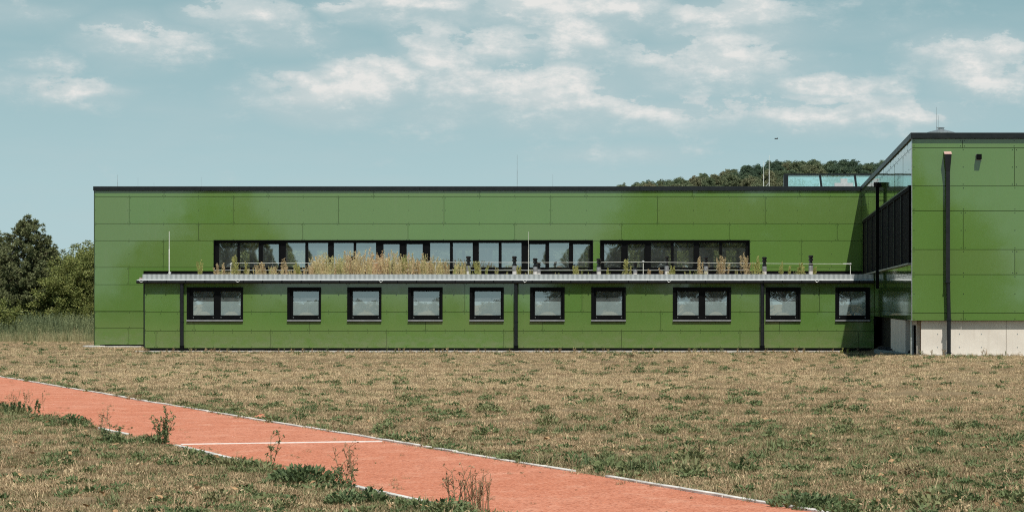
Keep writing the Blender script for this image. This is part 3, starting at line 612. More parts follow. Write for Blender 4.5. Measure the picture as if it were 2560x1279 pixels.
# downpipe with hopper on the front
yc = DF - .17; x = Bx(2368.5)
m = MB(); zt, zm = Bz(387), Bz(428)
m.add([(x-.105, yc-.10, zt), (x+.105, yc-.10, zt), (x+.105, yc+.10, zt), (x-.105, yc+.10, zt), (x-.062, yc-.062, zm), (x+.062, yc-.062, zm), (x+.062, yc+.062, zm), (x-.062, yc+.062, zm)], [(0,1,2,3),(7,6,5,4),(1,0,4,5),(2,1,5,6),(3,2,6,7),(0,3,7,4)])
hop = m.build('downpipe', M['pipe'], blk)
m = MB(); m.add([(x-.11, yc-.105, zt+.001), (x+.11, yc-.105, zt+.001), (x+.11, yc+.165, zt+.08), (x-.11, yc+.165, zt+.08), (x-.11, yc-.105, zt+.02), (x+.11, yc-.105, zt+.02), (x+.11, yc+.165, zt+.1), (x-.11, yc+.165, zt+.1)], [(3,2,1,0),(4,5,6,7),(0,1,5,4),(1,2,6,5),(2,3,7,6),(3,0,4,7)]); m.build('hopper_lid', M['copper'], hop)
xb = Bx(2371)
m = MB(); m.box(x - .06, x + .06, yc - .06, yc + .06, Bz(705), zm - .002); m.build('pipe_length', M['pipe'], hop)
m = MB(); m.tube([(x + .004, yc, Bz(704.5)), (x + .006, yc, Bz(708)), (xb, yc, Bz(795)), (xb, yc, Bz(806)), (xb, yc, .40)], .062, 12); m.build('pipe_length', M['pipe'], hop)
for py in (704, 797, 880): m = MB(); m.box((x if py < 720 else xb) - .075, (x if py < 720 else xb) + .075, yc - .075, DF - .005, Bz(py + 2.5), Bz(py)); m.build('clamp', M['trim'], hop)
m = MB(); m.lathe(xb, yc, [(.082, .36), (.082, Bz(885))], 14); m.build('base_collar', M['orange'], hop)
# wall lamp
m = MB(); lx0, lx1 = Bx(2440.5), Bx(2453); m.cbox(lx0, lx1, DF - .20, DF - .012, Bz(399), Bz(386), .012); lm = m.build('wall_lamp', M['black'], blk)
m = MB(); m.box(lx0 - .012, lx1 + .012, DF - .03, DF - .011, Bz(400), Bz(385.3)); m.build('back_plate', M['rail'], lm)
# concrete base
z1 = Bz(801.5) - .003
cuts = [2303, 2517, 2790]
for a, b in zip(cuts[:-1], cuts[1:]):
    m = MB(); m.box(Bx(a) + .006, Bx(b) - .006, DF + .16, DF + .5, 0, z1); m.build('base_wall', M['concrete'], blk)
m = MB(); m.box(Bx(2303), Bx(2790), DF + .19, DF + .52, 0, z1 - .01); m.build('base_core', M['rust'], blk)
for px_, py_ in ((2345, 835), (2400, 835), (2455, 835), (2345, 868), (2400, 868), (2455, 868), (2545, 835), (2545, 868)):
    m = MB(); xx, zq = Bx(px_), Bz(py_); m.add([(xx + .016*math.cos(a), DF + .157, zq + .016*math.sin(a)) for a in [i*math.pi/4 for i in range(8)]], [tuple(range(8))]); m.build('tie_hole', M['slab'], blk)
m = MB(); m.box(Bx(2294.5), Bx(2303) - .004, DF + .45, DF + .8, 0, z1); m.build('base_pier', M['concrete'], blk)
m = MB(); m.box(Bx(2278), Bx(2282), DF + .30, DF + .48, 0, z1); m.build('base_post', M['steel'], blk)
m = MB(); m.box(Bx(2282.2), Bx(2294), DF + .34, DF + .5, Bz(812), z1); m.build('lintel', M['concrete'], blk)
m = MB(); m.box(Bx(2282.2), Bx(2290), DF + .9, DF + .96, 0, Bz(812) - .01); m.build('door_leaf', M['slab'], blk)
m = MB(); m.box(XS + .04, XS + .3, 75.2, 83.2, 0, z1 - .01); m.build('side_base_wall', M['concrete'], blk)
m = MB(); m.box(XS + .3, XS + .5, 83.3, DM, 0, z1); m.box(XS + .4, XS + 1.0, DF + 1.2, 75.1, 0, z1); m.build('side_base_recess', M['dark'], blk)
m = MB(); m.box(Bx(2540), BX1, DF + .6, DF + 1, 0, z1); m.build('base_back', M['dark'], blk)
# galvanised roof vent
Yv = DF + 6; xv = WX(2352, Yv)
m = MB(); zb = BT - .35; m.lathe(WX(2352, Yv), Yv, [(.45, zb), (.45, WZ(331, Yv)), (.36, WZ(329, Yv)), (.13, WZ(324.5, Yv)), (.105, WZ(324, Yv)), (.105, WZ(320.5, Yv)), (.125, WZ(320, Yv)), (.125, WZ(319, Yv)), (.10, WZ(318.8, Yv))], 18); m.build('roof_vent', M['steel'], blk)
# small box with fittings in the inner corner
m = MB(); m.box(Lx(2183.5), Lx(2189), DL - .16, DL - .01, Lz(812), Lz(796)); m.build('meter_box', M['black'], wing)

# ------------------------------------------------------------------ paving, planter
def strip(name, label, x0, x1, y0, y1, z, n):
    k = bpy.data.objects.new(name, None); COL.objects.link(k); tag(k, label, None, None, 'structure'); k.location = (x0, y0, 0)
    rq = random.Random(int(x0*10)); w_ = (x1 - x0)/n
    for i in range(n):
        m = MB(); m.cbox(x0 + w_*i + .006, x0 + w_*(i+1) - .006, y0 + rq.uniform(-.01, .01), y1, z - .12, z + rq.uniform(0, .012), .008); m.build('slab', M['paver'], k)
    fix(k); return k
strip('paving_strip', 'narrow strip of pale paving slabs at the foot of the low wing', Lx(343), Lx(2105), DL - .42, DL + .05, .06, 55)
strip('paving_strip', 'short pale paving strip under the left end of the hall', Hx(247), Hx(358), DM - .35, DM + .1, .05, 4)
strip('paving_strip', 'strip of paving slabs along the concrete base of the right block', Bx(2296), BX1, DF - .32, DF + .155, .385, 26)
m = MB(); vs = [(Hx(236) - .55 + .55*math.cos(a)*1.0, DM + .05 + .5*math.sin(a)) for a in [i*math.pi/12 for i in range(13)]]
m.lathe(Hx(236) - .02, DM + .3, [(.56, .0), (.56, .05), (.53, .07), (.01, .085)], 24); tag(m.build('concrete_pad', M['paver']), 'rounded pale concrete pad at the left corner of the hall', 'concrete pad')
pl = thing('planter_bed', (Lx(2187), 80, 0), 'dark gravel bed behind a grey kerb in the inner corner', 'planter')
a_ = Vector((WX(2189, 90), 90.0)); b_ = Vector((WX(2281, 72.3), 72.3)); d = (b_ - a_).normalized(); q = Vector((-d.y, d.x))
if q.x < 0: q = -q
m = MB(); zk0, zk1 = WZ(872, 90), WZ(884, 72.3)
m.add([(*(a_ - q*.06), -.1), (*(b_ - q*.06), -.1), (*(b_ + q*.06), -.1), (*(a_ + q*.06), -.1), (*(a_ - q*.06), zk0), (*(b_ - q*.06), zk1), (*(b_ + q*.06), zk1), (*(a_ + q*.06), zk0)], [(3,2,1,0),(4,5,6,7),(0,1,5,4),(1,2,6,5),(2,3,7,6),(3,0,4,7)])
m.build('kerb', M['slab'], pl)
g = MB()
for i in range(1500):
    t = rr.uniform(0, 1); p = a_.lerp(b_, t); x = rr.uniform(p.x + .08, XS + .5); y = p.y; z = zk0 + (zk1 - zk0)*t + .0 + rr.uniform(-.05, .07); s = rr.uniform(.03, .07); a = rr.uniform(0, 6.28); c_, s_ = math.cos(a)*s, math.sin(a)*s
    if x < p.x: continue
    g.add([(x+c_, y+s_, z), (x-s_, y+c_, z), (x-c_, y-s_, z), (x+s_, y-c_, z), (x, y, z+s*.8), (x, y, z-s*.4)], [(0,1,4),(1,2,4),(2,3,4),(3,0,4),(1,0,5),(2,1,5),(3,2,5),(0,3,5)])
o = g.build('gravel', M['basalt'], pl); o['kind'] = 'stuff'
m = MB(); m.add([(*a_, zk0 - .06), (*b_, zk1 - .06), (XS + .5, 72.4, zk1 - .06), (XS + .5, 90, zk0 - .06)], [(0, 1, 2, 3)]); m.build('bed', M['basalt'], pl)

# ------------------------------------------------------------------ lightning rods, safety line, rings, bird
def rod(px, ptop, Y, zb, label, group, r=.010, base=False, brace=False, mat='steel'):
    x = WX(px, Y); t = thing('lightning_rod', (x, Y, zb), label, 'lightning rod', group)
    m = MB(); m.lathe(0, 0, [(r, 0), (r, (WZ(ptop, Y) - zb)*.6), (r*.65, (WZ(ptop, Y) - zb)*.62), (r*.5, WZ(ptop, Y) - zb)], 8); m.build('rod', M[mat], t)
    m = MB(); s = .17 if base else .10; m.lathe(.02 if base else 0, 0, [(s, 0), (s*1.02, .05), (s*.9, .075)], 16); m.build('concrete_foot', M['paver'], t)
    if base:
        m = MB(); m.tube([(-.10, -.02, .06), (0, 0, .22)], .008, 6); m.tube([(.10, -.02, .06), (0, 0, .22)], .008, 6); m.build('tripod', M['white'], t)
        m = MB(); m.box(.02, .07, -.02, .02, .15, .22); m.build('clamp', M['white'], t)
    if brace: m = MB(); m.tube([(-.62, 0, -.1), (0, 0, .62)], .012, 6); m.build('brace', M['white'], t)
    return t
RZ = TOP - .25
rod(423, 578, DL + .5, RT, 'white lightning rod on a concrete foot at the left end of the low roof', None, .020, True, False, 'cable')
rod(1321, 579, DL + .15, RT, 'tall thin lightning rod on the low roof edge, above the middle downpipe', None, .010, False, False, 'cable')
rod(294, 437, DM + 2, RZ, 'thin lightning rod nearest the left corner of the hall roof', 'lightning rods on the hall roof')
rod(345, 444, DM + 9, RZ, 'faint lightning rod second from the left corner on the hall roof', 'lightning rods on the hall roof', .007)
rod(385, 456, DM + 14, RZ, 'very short lightning rod third from left on the hall roof', 'lightning rods on the hall roof', .008)
rod(503, 443, DM + 10, RZ, 'thin lightning rod above the left end of the ribbon window', 'lightning rods on the hall roof', .008)
rod(1293, 387, DM + 3, RZ, 'tallest lightning rod in the middle of the hall roof', 'lightning rods on the hall roof', .011)
rod(1382, 436, DM + 8, RZ, 'thin lightning rod just right of the tallest one', 'lightning rods on the hall roof', .008)
rod(1909, 404, DM + 5, RZ, 'pale straight lightning rod left of the braced one by the skylight', 'lightning rods on the hall roof', .014, False, False, 'cable')
rod(1923, 388, DM + 4, RZ, 'pale lightning rod with a slanted brace beside the skylight', 'lightning rods on the hall roof', .015, False, True, 'cable')
rod(2341.5, 268, DF + 7, BT - .3, 'taller lightning rod beside the roof vent of the right block', 'lightning rods on the right block', .010)
rod(2345.5, 289, DF + 4.5, BT - .3, 'shorter thicker lightning rod beside the roof vent', 'lightning rods on the right block', .013)
sl = thing('safety_line', (WX(577, DL + 1.5), DL + 1.5, RT), 'white fall protection cable on posts along the low roof', 'safety line')
YS = DL + 1.5; P0 = [(577, 661, 657), (1088, 655, 655), (1608, 654, 654.5), (2126, 660, 659)]
pts = []
for (a, _, ya), (b, _, yb) in zip(P0[:-1], P0[1:]):
    for i in range(12): t = i/12; pts.append((WX(a + (b-a)*t, YS), YS, WZ(ya + (yb-ya)*t + 2.2*4*t*(1-t)*.5, YS)))
pts.append((WX(2126, YS), YS, WZ(659, YS)))
m = MB(); m.tube(pts, .0065, 6); m.build('cable', M['cable'], sl)
for px, py, _ in P0:
    x = WX(px, YS); m = MB(); m.lathe(x, YS, [(.07, RT), (.06, RT + .03), (.012, RT + .04), (.012, WZ(py, YS)), (.010, WZ(py, YS) + .01)], 10); po = m.build('post', M['cable'], sl)
    m = MB(); m.lathe(x, YS, [(.02, WZ(py, YS) - .03), (.045, WZ(py, YS) - .01), (.045, WZ(py, YS) + .03), (.02, WZ(py, YS) + .045)], 12); m.build('head', M['white'], po)
m = MB(); m.tube([(WX(2108, YS), YS, WZ(659, YS)), (WX(2127, YS), YS, WZ(659, YS))], .016, 8); m.build('tensioner', M['white'], sl)
m = MB(); m.tube([(WX(577, YS), YS, WZ(658, YS)), (WX(594, YS), YS, WZ(657.5, YS))], .016, 8); m.build('tensioner', M['white'], sl)
fix(sl)
for px, lab in ((1257, 'gymnastic ring hanging behind the ribbon window, left one of two'), (1380, 'gymnastic ring hanging behind the ribbon window, right one of two')):
    Y = DM + 2.0; x = WX(px, Y); zc = WZ(646, Y); t = thing('gymnastic_ring', (x, Y, zc), lab, 'gymnastic ring', 'gymnastic rings in the hall')
    m = MB(); m.tube([(.11*math.cos(a), 0, .11*math.sin(a)) for a in [i*math.pi/10 for i in range(21)]], .018, 6); m.build('ring', M['rope'], t)
    m = MB(); m.tube([(0, 0, .11), (0, 0, TOP - .6 - zc)], .012, 5); m.build('strap', M['rope'], t)
Yb = 190; bx, bz = WX(1940, Yb), WZ(347, Yb)
m = MB(); m.add([(-.02,-.13,0),(.02,-.13,0),(.03,0,-.03),(-.03,0,-.03),(.0,.12,.0),(0,0,.035),(.14,-.01,.09),(.17,.04,-.02),(-.09,-.02,.07),(-.12,.03,-.03)], [(0,1,2,3),(3,2,4),(0,5,1),(1,5,2),(5,4,2),(0,3,5),(3,4,5),(5,2,7,6),(5,8,9,3)])
tag(m.build('bird', M['bird'], None, (bx, Yb, bz)), 'small dark bird flying above the wooded hill', 'bird')
for t in (hall, wing, blk, pl): fix(t)

# ------------------------------------------------------------------ plants: builders
def np_mesh(name, verts, faces):
    me = bpy.data.meshes.new(name); nv = len(verts); nf = len(faces); k = faces.shape[1]
    me.vertices.add(nv); me.vertices.foreach_set('co', np.asarray(verts, np.float32).ravel())
    me.loops.add(nf*k); me.loops.foreach_set('vertex_index', np.asarray(faces, np.int32).ravel())
    me.polygons.add(nf); me.polygons.foreach_set('loop_start', np.arange(0, nf*k, k, dtype=np.int32))
    me.update(calc_edges=True); return me
def unit(v): return v / np.maximum(np.linalg.norm(v, axis=-1, keepdims=True), 1e-9)
def leaves(P, Dr, L, Wd, rng):
    """diamond leaves starting at P, pointing along Dr"""
    n = len(P); Dr = unit(Dr); r = unit(np.cross(Dr, rng.normal(size=(n, 3)))); L = np.broadcast_to(L, n)[:, None]; Wd = np.broadcast_to(Wd, n)[:, None]
    up = np.cross(Dr, r)
    a = P; b = P + Dr*L*.45 + r*Wd*.5 + up*Wd*.12; c = P + Dr*L; d = P + Dr*L*.45 - r*Wd*.5 + up*Wd*.12
    V = np.stack([a, b, c, d], 1).reshape(-1, 3); Fq = np.arange(4*n).reshape(n, 4); return V, Fq
def blades(P, Dr, L, Wd, rng, bend=0.3):
    """tapered two-piece blades as quads that narrow and lean"""
    n = len(P); Dr = unit(Dr); s = unit(np.cross(Dr, np.array([0, 0, 1.0])) + rng.normal(size=(n, 3))*.05); L = np.broadcast_to(L, n)[:, None]; Wd = np.broadcast_to(Wd, n)[:, None]
    h = Dr.copy(); h[:, 2] = 0
    mid = P + Dr*L*.55; tip = P + Dr*L + h*L*bend - np.array([0, 0, 1.0])*L*bend*.35
    V = np.stack([P - s*Wd*.5, P + s*Wd*.5, mid + s*Wd*.38, mid - s*Wd*.38, tip + s*Wd*.05, tip - s*Wd*.05], 1).reshape(-1, 3)
    k = np.arange(n)[:, None]*6; Fq = np.concatenate([k + np.array([0, 1, 2, 3]), k + np.array([3, 2, 4, 5])], 1).reshape(-1, 4); return V, Fq
def join(parts):
    Vs, Fs, o = [], [], 0
    for V, Fq in parts: Vs.append(V); Fs.append(Fq + o); o += len(V)
    return np.concatenate(Vs), np.concatenate(Fs)
def stem(p0, p1, r0, r1):
    """thin four-sided stem"""
    p0, p1 = np.array(p0, float), np.array(p1, float); d = unit(p1 - p0); a = unit(np.cross(d, [0.3, 0.9, 0.1])); b = np.cross(d, a)
    V = [p0 + a*r0, p0 + b*r0, p0 - a*r0, p0 - b*r0, p1 + a*r1, p1 + b*r1, p1 - a*r1, p1 - b*r1]
    return np.array(V), np.array([[0,1,5,4],[1,2,6,5],[2,3,7,6],[3,0,4,7]])
def tuft(seed, n, rad, hmin, hmax, wd, lean, bend):
    r = np.random.default_rng(seed); a = r.uniform(0, 6.283, n); q = rad*np.sqrt(r.uniform(0, 1, n)); P_ = np.stack([q*np.cos(a), q*np.sin(a), np.full(n, -.01)], 1)
    t = np.abs(r.normal(0, lean, n)) + .08; b = r.uniform(0, 6.283, n); Dr = np.stack([np.sin(t)*np.cos(b), np.sin(t)*np.sin(b), np.cos(t)], 1)
    return blades(P_, Dr, r.uniform(hmin, hmax, n), r.uniform(.7, 1.2, n)*wd, r, bend)
def rosette(seed, n, rad, h, ls):
    r = np.random.default_rng(seed); a = r.uniform(0, 6.283, n); q = rad*r.uniform(0, 1, n)**.6; P_ = np.stack([q*np.cos(a), q*np.sin(a), r.uniform(0, 1, n)*h*(1 - (q/rad)**2*.7)], 1)
    t = r.uniform(.3, 1.4, n); b = a + r.normal(0, .8, n); Dr = np.stack([np.sin(t)*np.cos(b), np.sin(t)*np.sin(b), np.cos(t)], 1)
    return leaves(P_, Dr, r.uniform(.7, 1.3, n)*ls, r.uniform(.35, .6, n)*ls, r)
def plume(seed, nst, h, spread, nl, ls, thick=.006, density=1.0):
    """an upright weed: several stems set with small leaves or seed heads"""
    r = np.random.default_rng(seed); parts = []
    for k in range(nst):
        a = r.uniform(0, 6.283); q = spread*r.uniform(0, 1); hh = h*r.uniform(.55, 1.0)*(1 if k else 1.0); lean = r.normal(0, .10, 2)
        b0 = np.array([q*math.cos(a), q*math.sin(a), -.01]); pts = [b0 + np.array([lean[0]*hh*t**1.5, lean[1]*hh*t**1.5, hh*t]) for t in (0, .35, .7, 1.0)]
        for p, p2, t in zip(pts[:-1], pts[1:], (1, .75, .5)): parts.append(stem(p, p2, thick*t, thick*t*.75))
        m = int(nl*density); t = r.uniform(.12, 1.0, m)**.85; i = np.minimum((t*3).astype(int), 2); pa = np.array(pts); f = (t*3 - i)[:, None]; base = pa[i]*(1-f) + pa[i+1]*f
        b = r.uniform(0, 6.283, m); el_ = r.uniform(.15, 1.1, m); Dr = np.stack([np.cos(b)*np.sin(el_), np.sin(b)*np.sin(el_), np.cos(el_)], 1)
        rad = (1.05 - t)*h*.13; base = base + Dr*np.array([1, 1, .6])*(rad*r.uniform(0, 1, m))[:, None]
        parts.append(leaves(base, Dr, r.uniform(.6, 1.3, m)*ls, r.uniform(.35, .6, m)*ls, r))
    return join(parts)
def twigs(seed, nst, h, spread, br, heads=0):
    """dry branching stalks, almost bare"""
    r = np.random.default_rng(seed); parts = []
    for k in range(nst):
        a = r.uniform(0, 6.283); q = spread*r.uniform(0, 1); hh = h*r.uniform(.6, 1.0); ln = r.normal(0, .22, 2)
        b0 = np.array([q*math.cos(a), q*math.sin(a), -.01]); e = b0 + np.array([ln[0]*hh, ln[1]*hh, hh]); parts.append(stem(b0, e, .0055, .0025))
        for j in range(br):
            t = r.uniform(.3, .95); p = b0 + (e - b0)*t; d = unit(np.array([r.normal(), r.normal(), 1.3])); p2 = p + d*hh*r.uniform(.12, .3); parts.append(stem(p, p2, .003, .0018))
            if heads: parts.append(leaves(np.repeat(p2[None], heads, 0), r.normal(size=(heads, 3)), .035, .014, r))
    return join(parts)
def crown(seed, blobs, nclump, nleaf, ls, cr, up=.3, shell=.55):
    """leaves in clumps through the volume of some ellipsoids (cx,cy,cz,rx,ry,rz)"""
    r = np.random.default_rng(seed); B = np.array(blobs); vol = np.cbrt(B[:, 3]*B[:, 4]*B[:, 5])**2; pick = r.choice(len(B), nclump, p=vol/vol.sum())
    d = unit(r.normal(size=(nclump, 3))); rad = shell + (1 - shell)*r.uniform(0, 1, nclump)**.5; rad *= r.uniform(.82, 1.16, nclump); C = B[pick, :3] + d*B[pick, 3:]*rad[:, None]
    C = C[C[:, 2] > .05]; n = len(C)*nleaf; cc = np.repeat(C, nleaf, 0); rr_ = np.repeat(r.uniform(.6, 1.35, len(C))*cr, nleaf)
    dv = unit(r.normal(size=(n, 3)))*np.array([1, 1, .62]); P_ = cc + dv*(rr_*r.uniform(0, 1, n)**.45)[:, None]; Dr = unit(dv + r.normal(size=(n, 3))*.6 + np.array([0, 0, up]))
    return leaves(P_, Dr, r.uniform(.7, 1.4, n)*ls, r.uniform(.5, .85, n)*ls, r), C
def limbs(C, trunk_h, r0, seed, n=14):
    r = random.Random(seed); m = MB(); m.tube([(0, 0, -.1), (.04, .02, trunk_h*.5), (-.03, .05, trunk_h)], r0, 10, r0*.45)
    for i in r.sample(range(len(C)), min(n, len(C))):
        c = C[i]; z = min(trunk_h*.95, max(.4, float(c[2])*r.uniform(.35, .75))); m.tube([(0, 0, z), (float(c[0])*.5, float(c[1])*.5, z + (float(c[2]) - z)*.6), tuple(float(q) for q in c)], r0*.33, 6, r0*.07)
    return m.mesh('trunk')
def pine_mesh(seed, hgt, rad):
    r = np.random.default_rng(seed); PP, DD = [], []; m = MB(); m.tube([(0, 0, -.1), (.05, 0, hgt*.5), (0, .05, hgt*.97)], .16, 10, .03)
    tips = []
    nlev = int(hgt/.24)
    for k in range(nlev):
        z = .35 + (hgt - .5)*k/nlev; t = z/hgt; R = rad*min(1.0, .10 + 1.30*(1.0 - t)**.95)
        nb = max(5, int(13*R/rad + 4))
        for j in range(nb):
            a = r.uniform(0, 6.283); L = R*r.uniform(.62, 1.12); drop = -.06*L; e = np.array([L*math.cos(a), L*math.sin(a), z + drop + .34*L*r.uniform(.5, 1.3)*(.6 + t)])
            s = np.array([0, 0, z]); m.tube([s, (s + e)/2 + np.array([0, 0, -.05*L]), e], .03, 4, .008)
            for q in np.linspace(.35, 1.0, max(3, int(L/.22))):
                c = s + (e - s)*q; c[2] -= .05*L*math.sin(q*math.pi); tips.append(c + r.normal(0, .09, 3))
    for lx, ly, lh in ((0, 0, hgt*1.02), (.42, .1, hgt*.97), (-.5, .2, hgt*.93), (.95, -.1, hgt*.84), (1.35, .2, hgt*.73), (-1.0, 0, hgt*.86), (-1.5, .3, hgt*.74)):
        for q in np.linspace(0, 1, 9): tips.append(np.array([lx, ly, lh - .9*q]) + r.normal(0, .05 + .1*q, 3))
        m.tube([(lx*.6, ly, lh - 1.2), (lx, ly, lh)], .03, 5, .01)
    T = np.array(tips); nn = 48; cc = np.repeat(T, nn, 0); n = len(cc); dv = unit(r.normal(size=(n, 3)) + np.array([0, 0, .75])); P_ = cc + dv*r.uniform(0, .05, n)[:, None]
    return leaves(P_, dv, r.uniform(.10, .21, n), r.uniform(.028, .05, n), r), m.mesh('trunk')
protoC = {}
def scatter(name, label, pts, rotz, scale, idx_, tone, protos, tilt=0.0):
    """one object of uncountable plants: points that carry shared tufts"""
    col = bpy.data.collections.new(name + '_kinds')
    for i, (me, mat) in enumerate(protos):
        me.materials.append(mat); o = bpy.data.objects.new('%s_kind_%02d' % (name, i), me); col.objects.link(o)
    me = bpy.data.meshes.new(name); me.vertices.add(len(pts)); me.vertices.foreach_set('co', np.asarray(pts, np.float32).ravel())
    def attr(n, ty, data, key):
        a = me.attributes.new(n, ty, 'POINT'); a.data.foreach_set(key, np.asarray(data).ravel())
    n = len(pts); rot = np.stack([RNG.normal(0, tilt, n) if tilt else np.zeros(n), RNG.normal(0, tilt, n) if tilt else np.zeros(n), rotz], 1).astype(np.float32)
    attr('idx', 'INT', np.asarray(idx_, np.int32), 'value'); attr('rot', 'FLOAT_VECTOR', rot, 'vector'); attr('scl', 'FLOAT', np.asarray(scale, np.float32), 'value'); attr('tone', 'FLOAT', np.asarray(tone, np.float32), 'value')
    o = link(name, me); tag(o, label, None, None, 'stuff')
    ng = bpy.data.node_groups.new(name + '_nodes', 'GeometryNodeTree'); ng.interface.new_socket('Geometry', in_out='INPUT', socket_type='NodeSocketGeometry'); ng.interface.new_socket('Geometry', in_out='OUTPUT', socket_type='NodeSocketGeometry')
    N = ng.nodes; L = ng.links; gi = N.new('NodeGroupInput'); go = N.new('NodeGroupOutput'); ci = N.new('GeometryNodeCollectionInfo'); ci.inputs[0].default_value = col; ci.inputs[1].default_value = True; ci.inputs[2].default_value = True
    ip = N.new('GeometryNodeInstanceOnPoints'); ip.inputs['Pick Instance'].default_value = True
    def na(nm, ty):
        q = N.new('GeometryNodeInputNamedAttribute'); q.data_type = ty; q.inputs[0].default_value = nm; return [s for s in q.outputs if s.enabled and s.name == 'Attribute'][0]
    e2r = N.new('FunctionNodeEulerToRotation'); L.new(na('rot', 'FLOAT_VECTOR'), e2r.inputs[0])
    L.new(gi.outputs[0], ip.inputs['Points']); L.new(ci.outputs[0], ip.inputs['Instance']); L.new(na('idx', 'INT'), ip.inputs['Instance Index']); L.new(e2r.outputs[0], ip.inputs['Rotation']); L.new(na('scl', 'FLOAT'), ip.inputs['Scale']); L.new(ip.outputs[0], go.inputs[0])
    md = o.modifiers.new('plants', 'NODES'); md.node_group = ng
    return o

# ------------------------------------------------------------------ lawn
def track_ts(x, y):
    dx, dy = x - A0.x, y - A0.y; return dx*TD.x + dy*TD.y, dx*TN.x + dy*TN.y
def lawn_points(n, y0, y1, power, seed):
    r = np.random.default_rng(seed); u = r.uniform(0, 1, n)
    Y = (y0**(-power) + u*(y1**(-power) - y0**(-power)))**(-1/power)          # more, smaller tufts near the eye
    X = Y*r.uniform(-.40, .175, n); return X, Y, r
X, Y, r = lawn_points(190000, 19, 124, 0.45, 21)
s_, t_ = track_ts(X, Y)
edge = .05 + .10*(fbm(s_*1.3, t_*0 + 3.1, 9, 3) - .35) ; near_over = sstep(.42, .62, fbm(s_*.55, s_*0 + 8.0, 17, 3))*.30*(1 - ((s_ > s_of(470, 1116)) & (s_ < s_of(625, 1158))))*(1 - ((s_ > s_of(868, 1208)) & (s_ < s_of(1075, 1263))))
far_over = sstep(.50, .66, fbm(s_*.8, s_*0 + 2.0, 19, 3))*.22
keep = ((t_ < -.02 - .06*r.uniform(0, 1, len(X)) + far_over*r.uniform(-.3, 1, len(X))) | (t_ > TW + .06 - near_over*r.uniform(0, 1, len(X))))
keep &= ~((Y > DL - .75) & (X > Lx(343)) & (X < XS)) & ~((Y > DM - .4) & (X > X0 - .1)) & ~((X > XS - .4) & (Y > DF - .34)) & ~((X > WX(2189, 90)*1.0) & (Y > 72) )
keep &= r.uniform(0, 1, len(X)) > .93*sstep(.60, .72, fbm(X*.6 + 3, Y*.9, 43, 4))
X, Y = X[keep], Y[keep]; n = len(X)
patch = fbm(X*.16, Y*.34, 3, 4); pt2 = fbm(X*.75 + 40, Y*1.0, 23, 4); streak = fbm(X*.05, Y*1.15, 31, 3)
_, t_ = track_ts(X, Y)
green = sstep(.52, .70, patch*.4 + pt2*.6) * .75 + .45*sstep(DL - 4.5, DL - .6, Y)*(X < 4)*sstep(.35, .6, patch)
for gpx, gpy, gw, gh, ga_ in [(1250, 893, 330, 9, .9), (1750, 890, 420, 7, .5), (2150, 1090, 430, 50, .75), (2420, 1130, 260, 60, .5), (1560, 1180, 260, 45, .6), (900, 1010, 420, 22, .45), (760, 1040, 200, 22, .4), (200, 1090, 420, 40, .7), (500, 1215, 260, 26, .5), (2200, 900, 200, 8, .5), (300, 895, 260, 8, .4), (1950, 1190, 300, 40, .5)]:
    pxx = X*F/Y + CX; pyy = HY + F*H/Y
    green = np.clip(green*.96 + ga_*np.exp(-((pxx - gpx)/gw)**2 - ((pyy - gpy)/gh)**2)*sstep(.30, .62, pt2*.6 + patch*.4), 0, 1)
green = green * (1 - .8*sstep(.50, .62, streak)*(Y > 30))
green = np.clip(green + .22*np.exp(-np.abs(t_ - TW - .3)/.5), 0, 1)
rnd = r.uniform(0, 1, n)
isg = rnd < .05 + .68*green
tone = np.where(isg, r.uniform(.44, .78, n), np.clip(r.normal(.16, .17, n) - .14*sstep(.5, .62, streak) + .46*(1 - sstep(28, 66, Y))*r.uniform(.25, 1, n) + .55*(fbm(X*.35 + 9, Y*.5, 71, 4) - .5) + .30*(fbm(X*2.2, Y*2.2, 73, 2) - .5), 0, .56)) 
scl = r.uniform(.55, 1.35, n)*(1 + .006*(Y - 25)) * (1 - .1*isg)
ids = np.where(isg, r.integers(4, 8, n), r.integers(0, 4, n))
herb = (r.uniform(0, 1, n) < .012 + .06*sstep(.55, .75, pt2)*green) ; ids = np.where(herb, r.integers(8, 10, n), ids); tone = np.where(herb, r.uniform(.72, 1.0, n), tone)
protos = [(np_mesh('tuft', *tuft(100 + i, 30, .12, .02, .055, .006, .85, .35)), M['blade']) for i in range(4)] + [(np_mesh('tuft', *tuft(200 + i, 26, .10, .025, .07, .007, .7, .3)), M['blade']) for i in range(4)] + [(np_mesh('herb', *rosette(300 + i, 40, .10, .045, .045)), M['blade']) for i in range(2)]
scatter('lawn_grass', 'short dry tan lawn grass with green patches', np.stack([X, Y, ground_z(X, Y)], 1), r.uniform(0, 6.283, n), scl, ids, tone, protos, .12)
# clumps of broad-leaved weeds standing out of the lawn
r = np.random.default_rng(77); n = 2600; X, Y, r = lawn_points(n, 21, 92, .3, 78)
s_, t_ = track_ts(X, Y); pat = fbm(X*.22, Y*.4, 55, 3); keep = ((t_ < -.2) | (t_ > TW + .15)) & (pat > .46 + .28*r.uniform(0, 1, n)) & ~((X > XS - .6) & (Y > DF - .6)); X, Y = X[keep], Y[keep]; n = len(X)
protos = [(np_mesh('weed', *rosette(400 + i, 110, .15, .13, .055)), M['blade']) for i in range(3)] + [(np_mesh('weed', *tuft(430 + i, 60, .12, .07, .17, .009, .5, .4)), M['blade']) for i in range(2)]
scatter('lawn_weeds', 'low dark green weeds scattered over the lawn', np.stack([X, Y, ground_z(X, Y)], 1), r.uniform(0, 6.28, n), (.35 + 1.0*r.uniform(0, 1, n)**2.2), r.integers(0, 5, n), np.clip(r.normal(.76, .13, n), .5, 1), protos, .1)
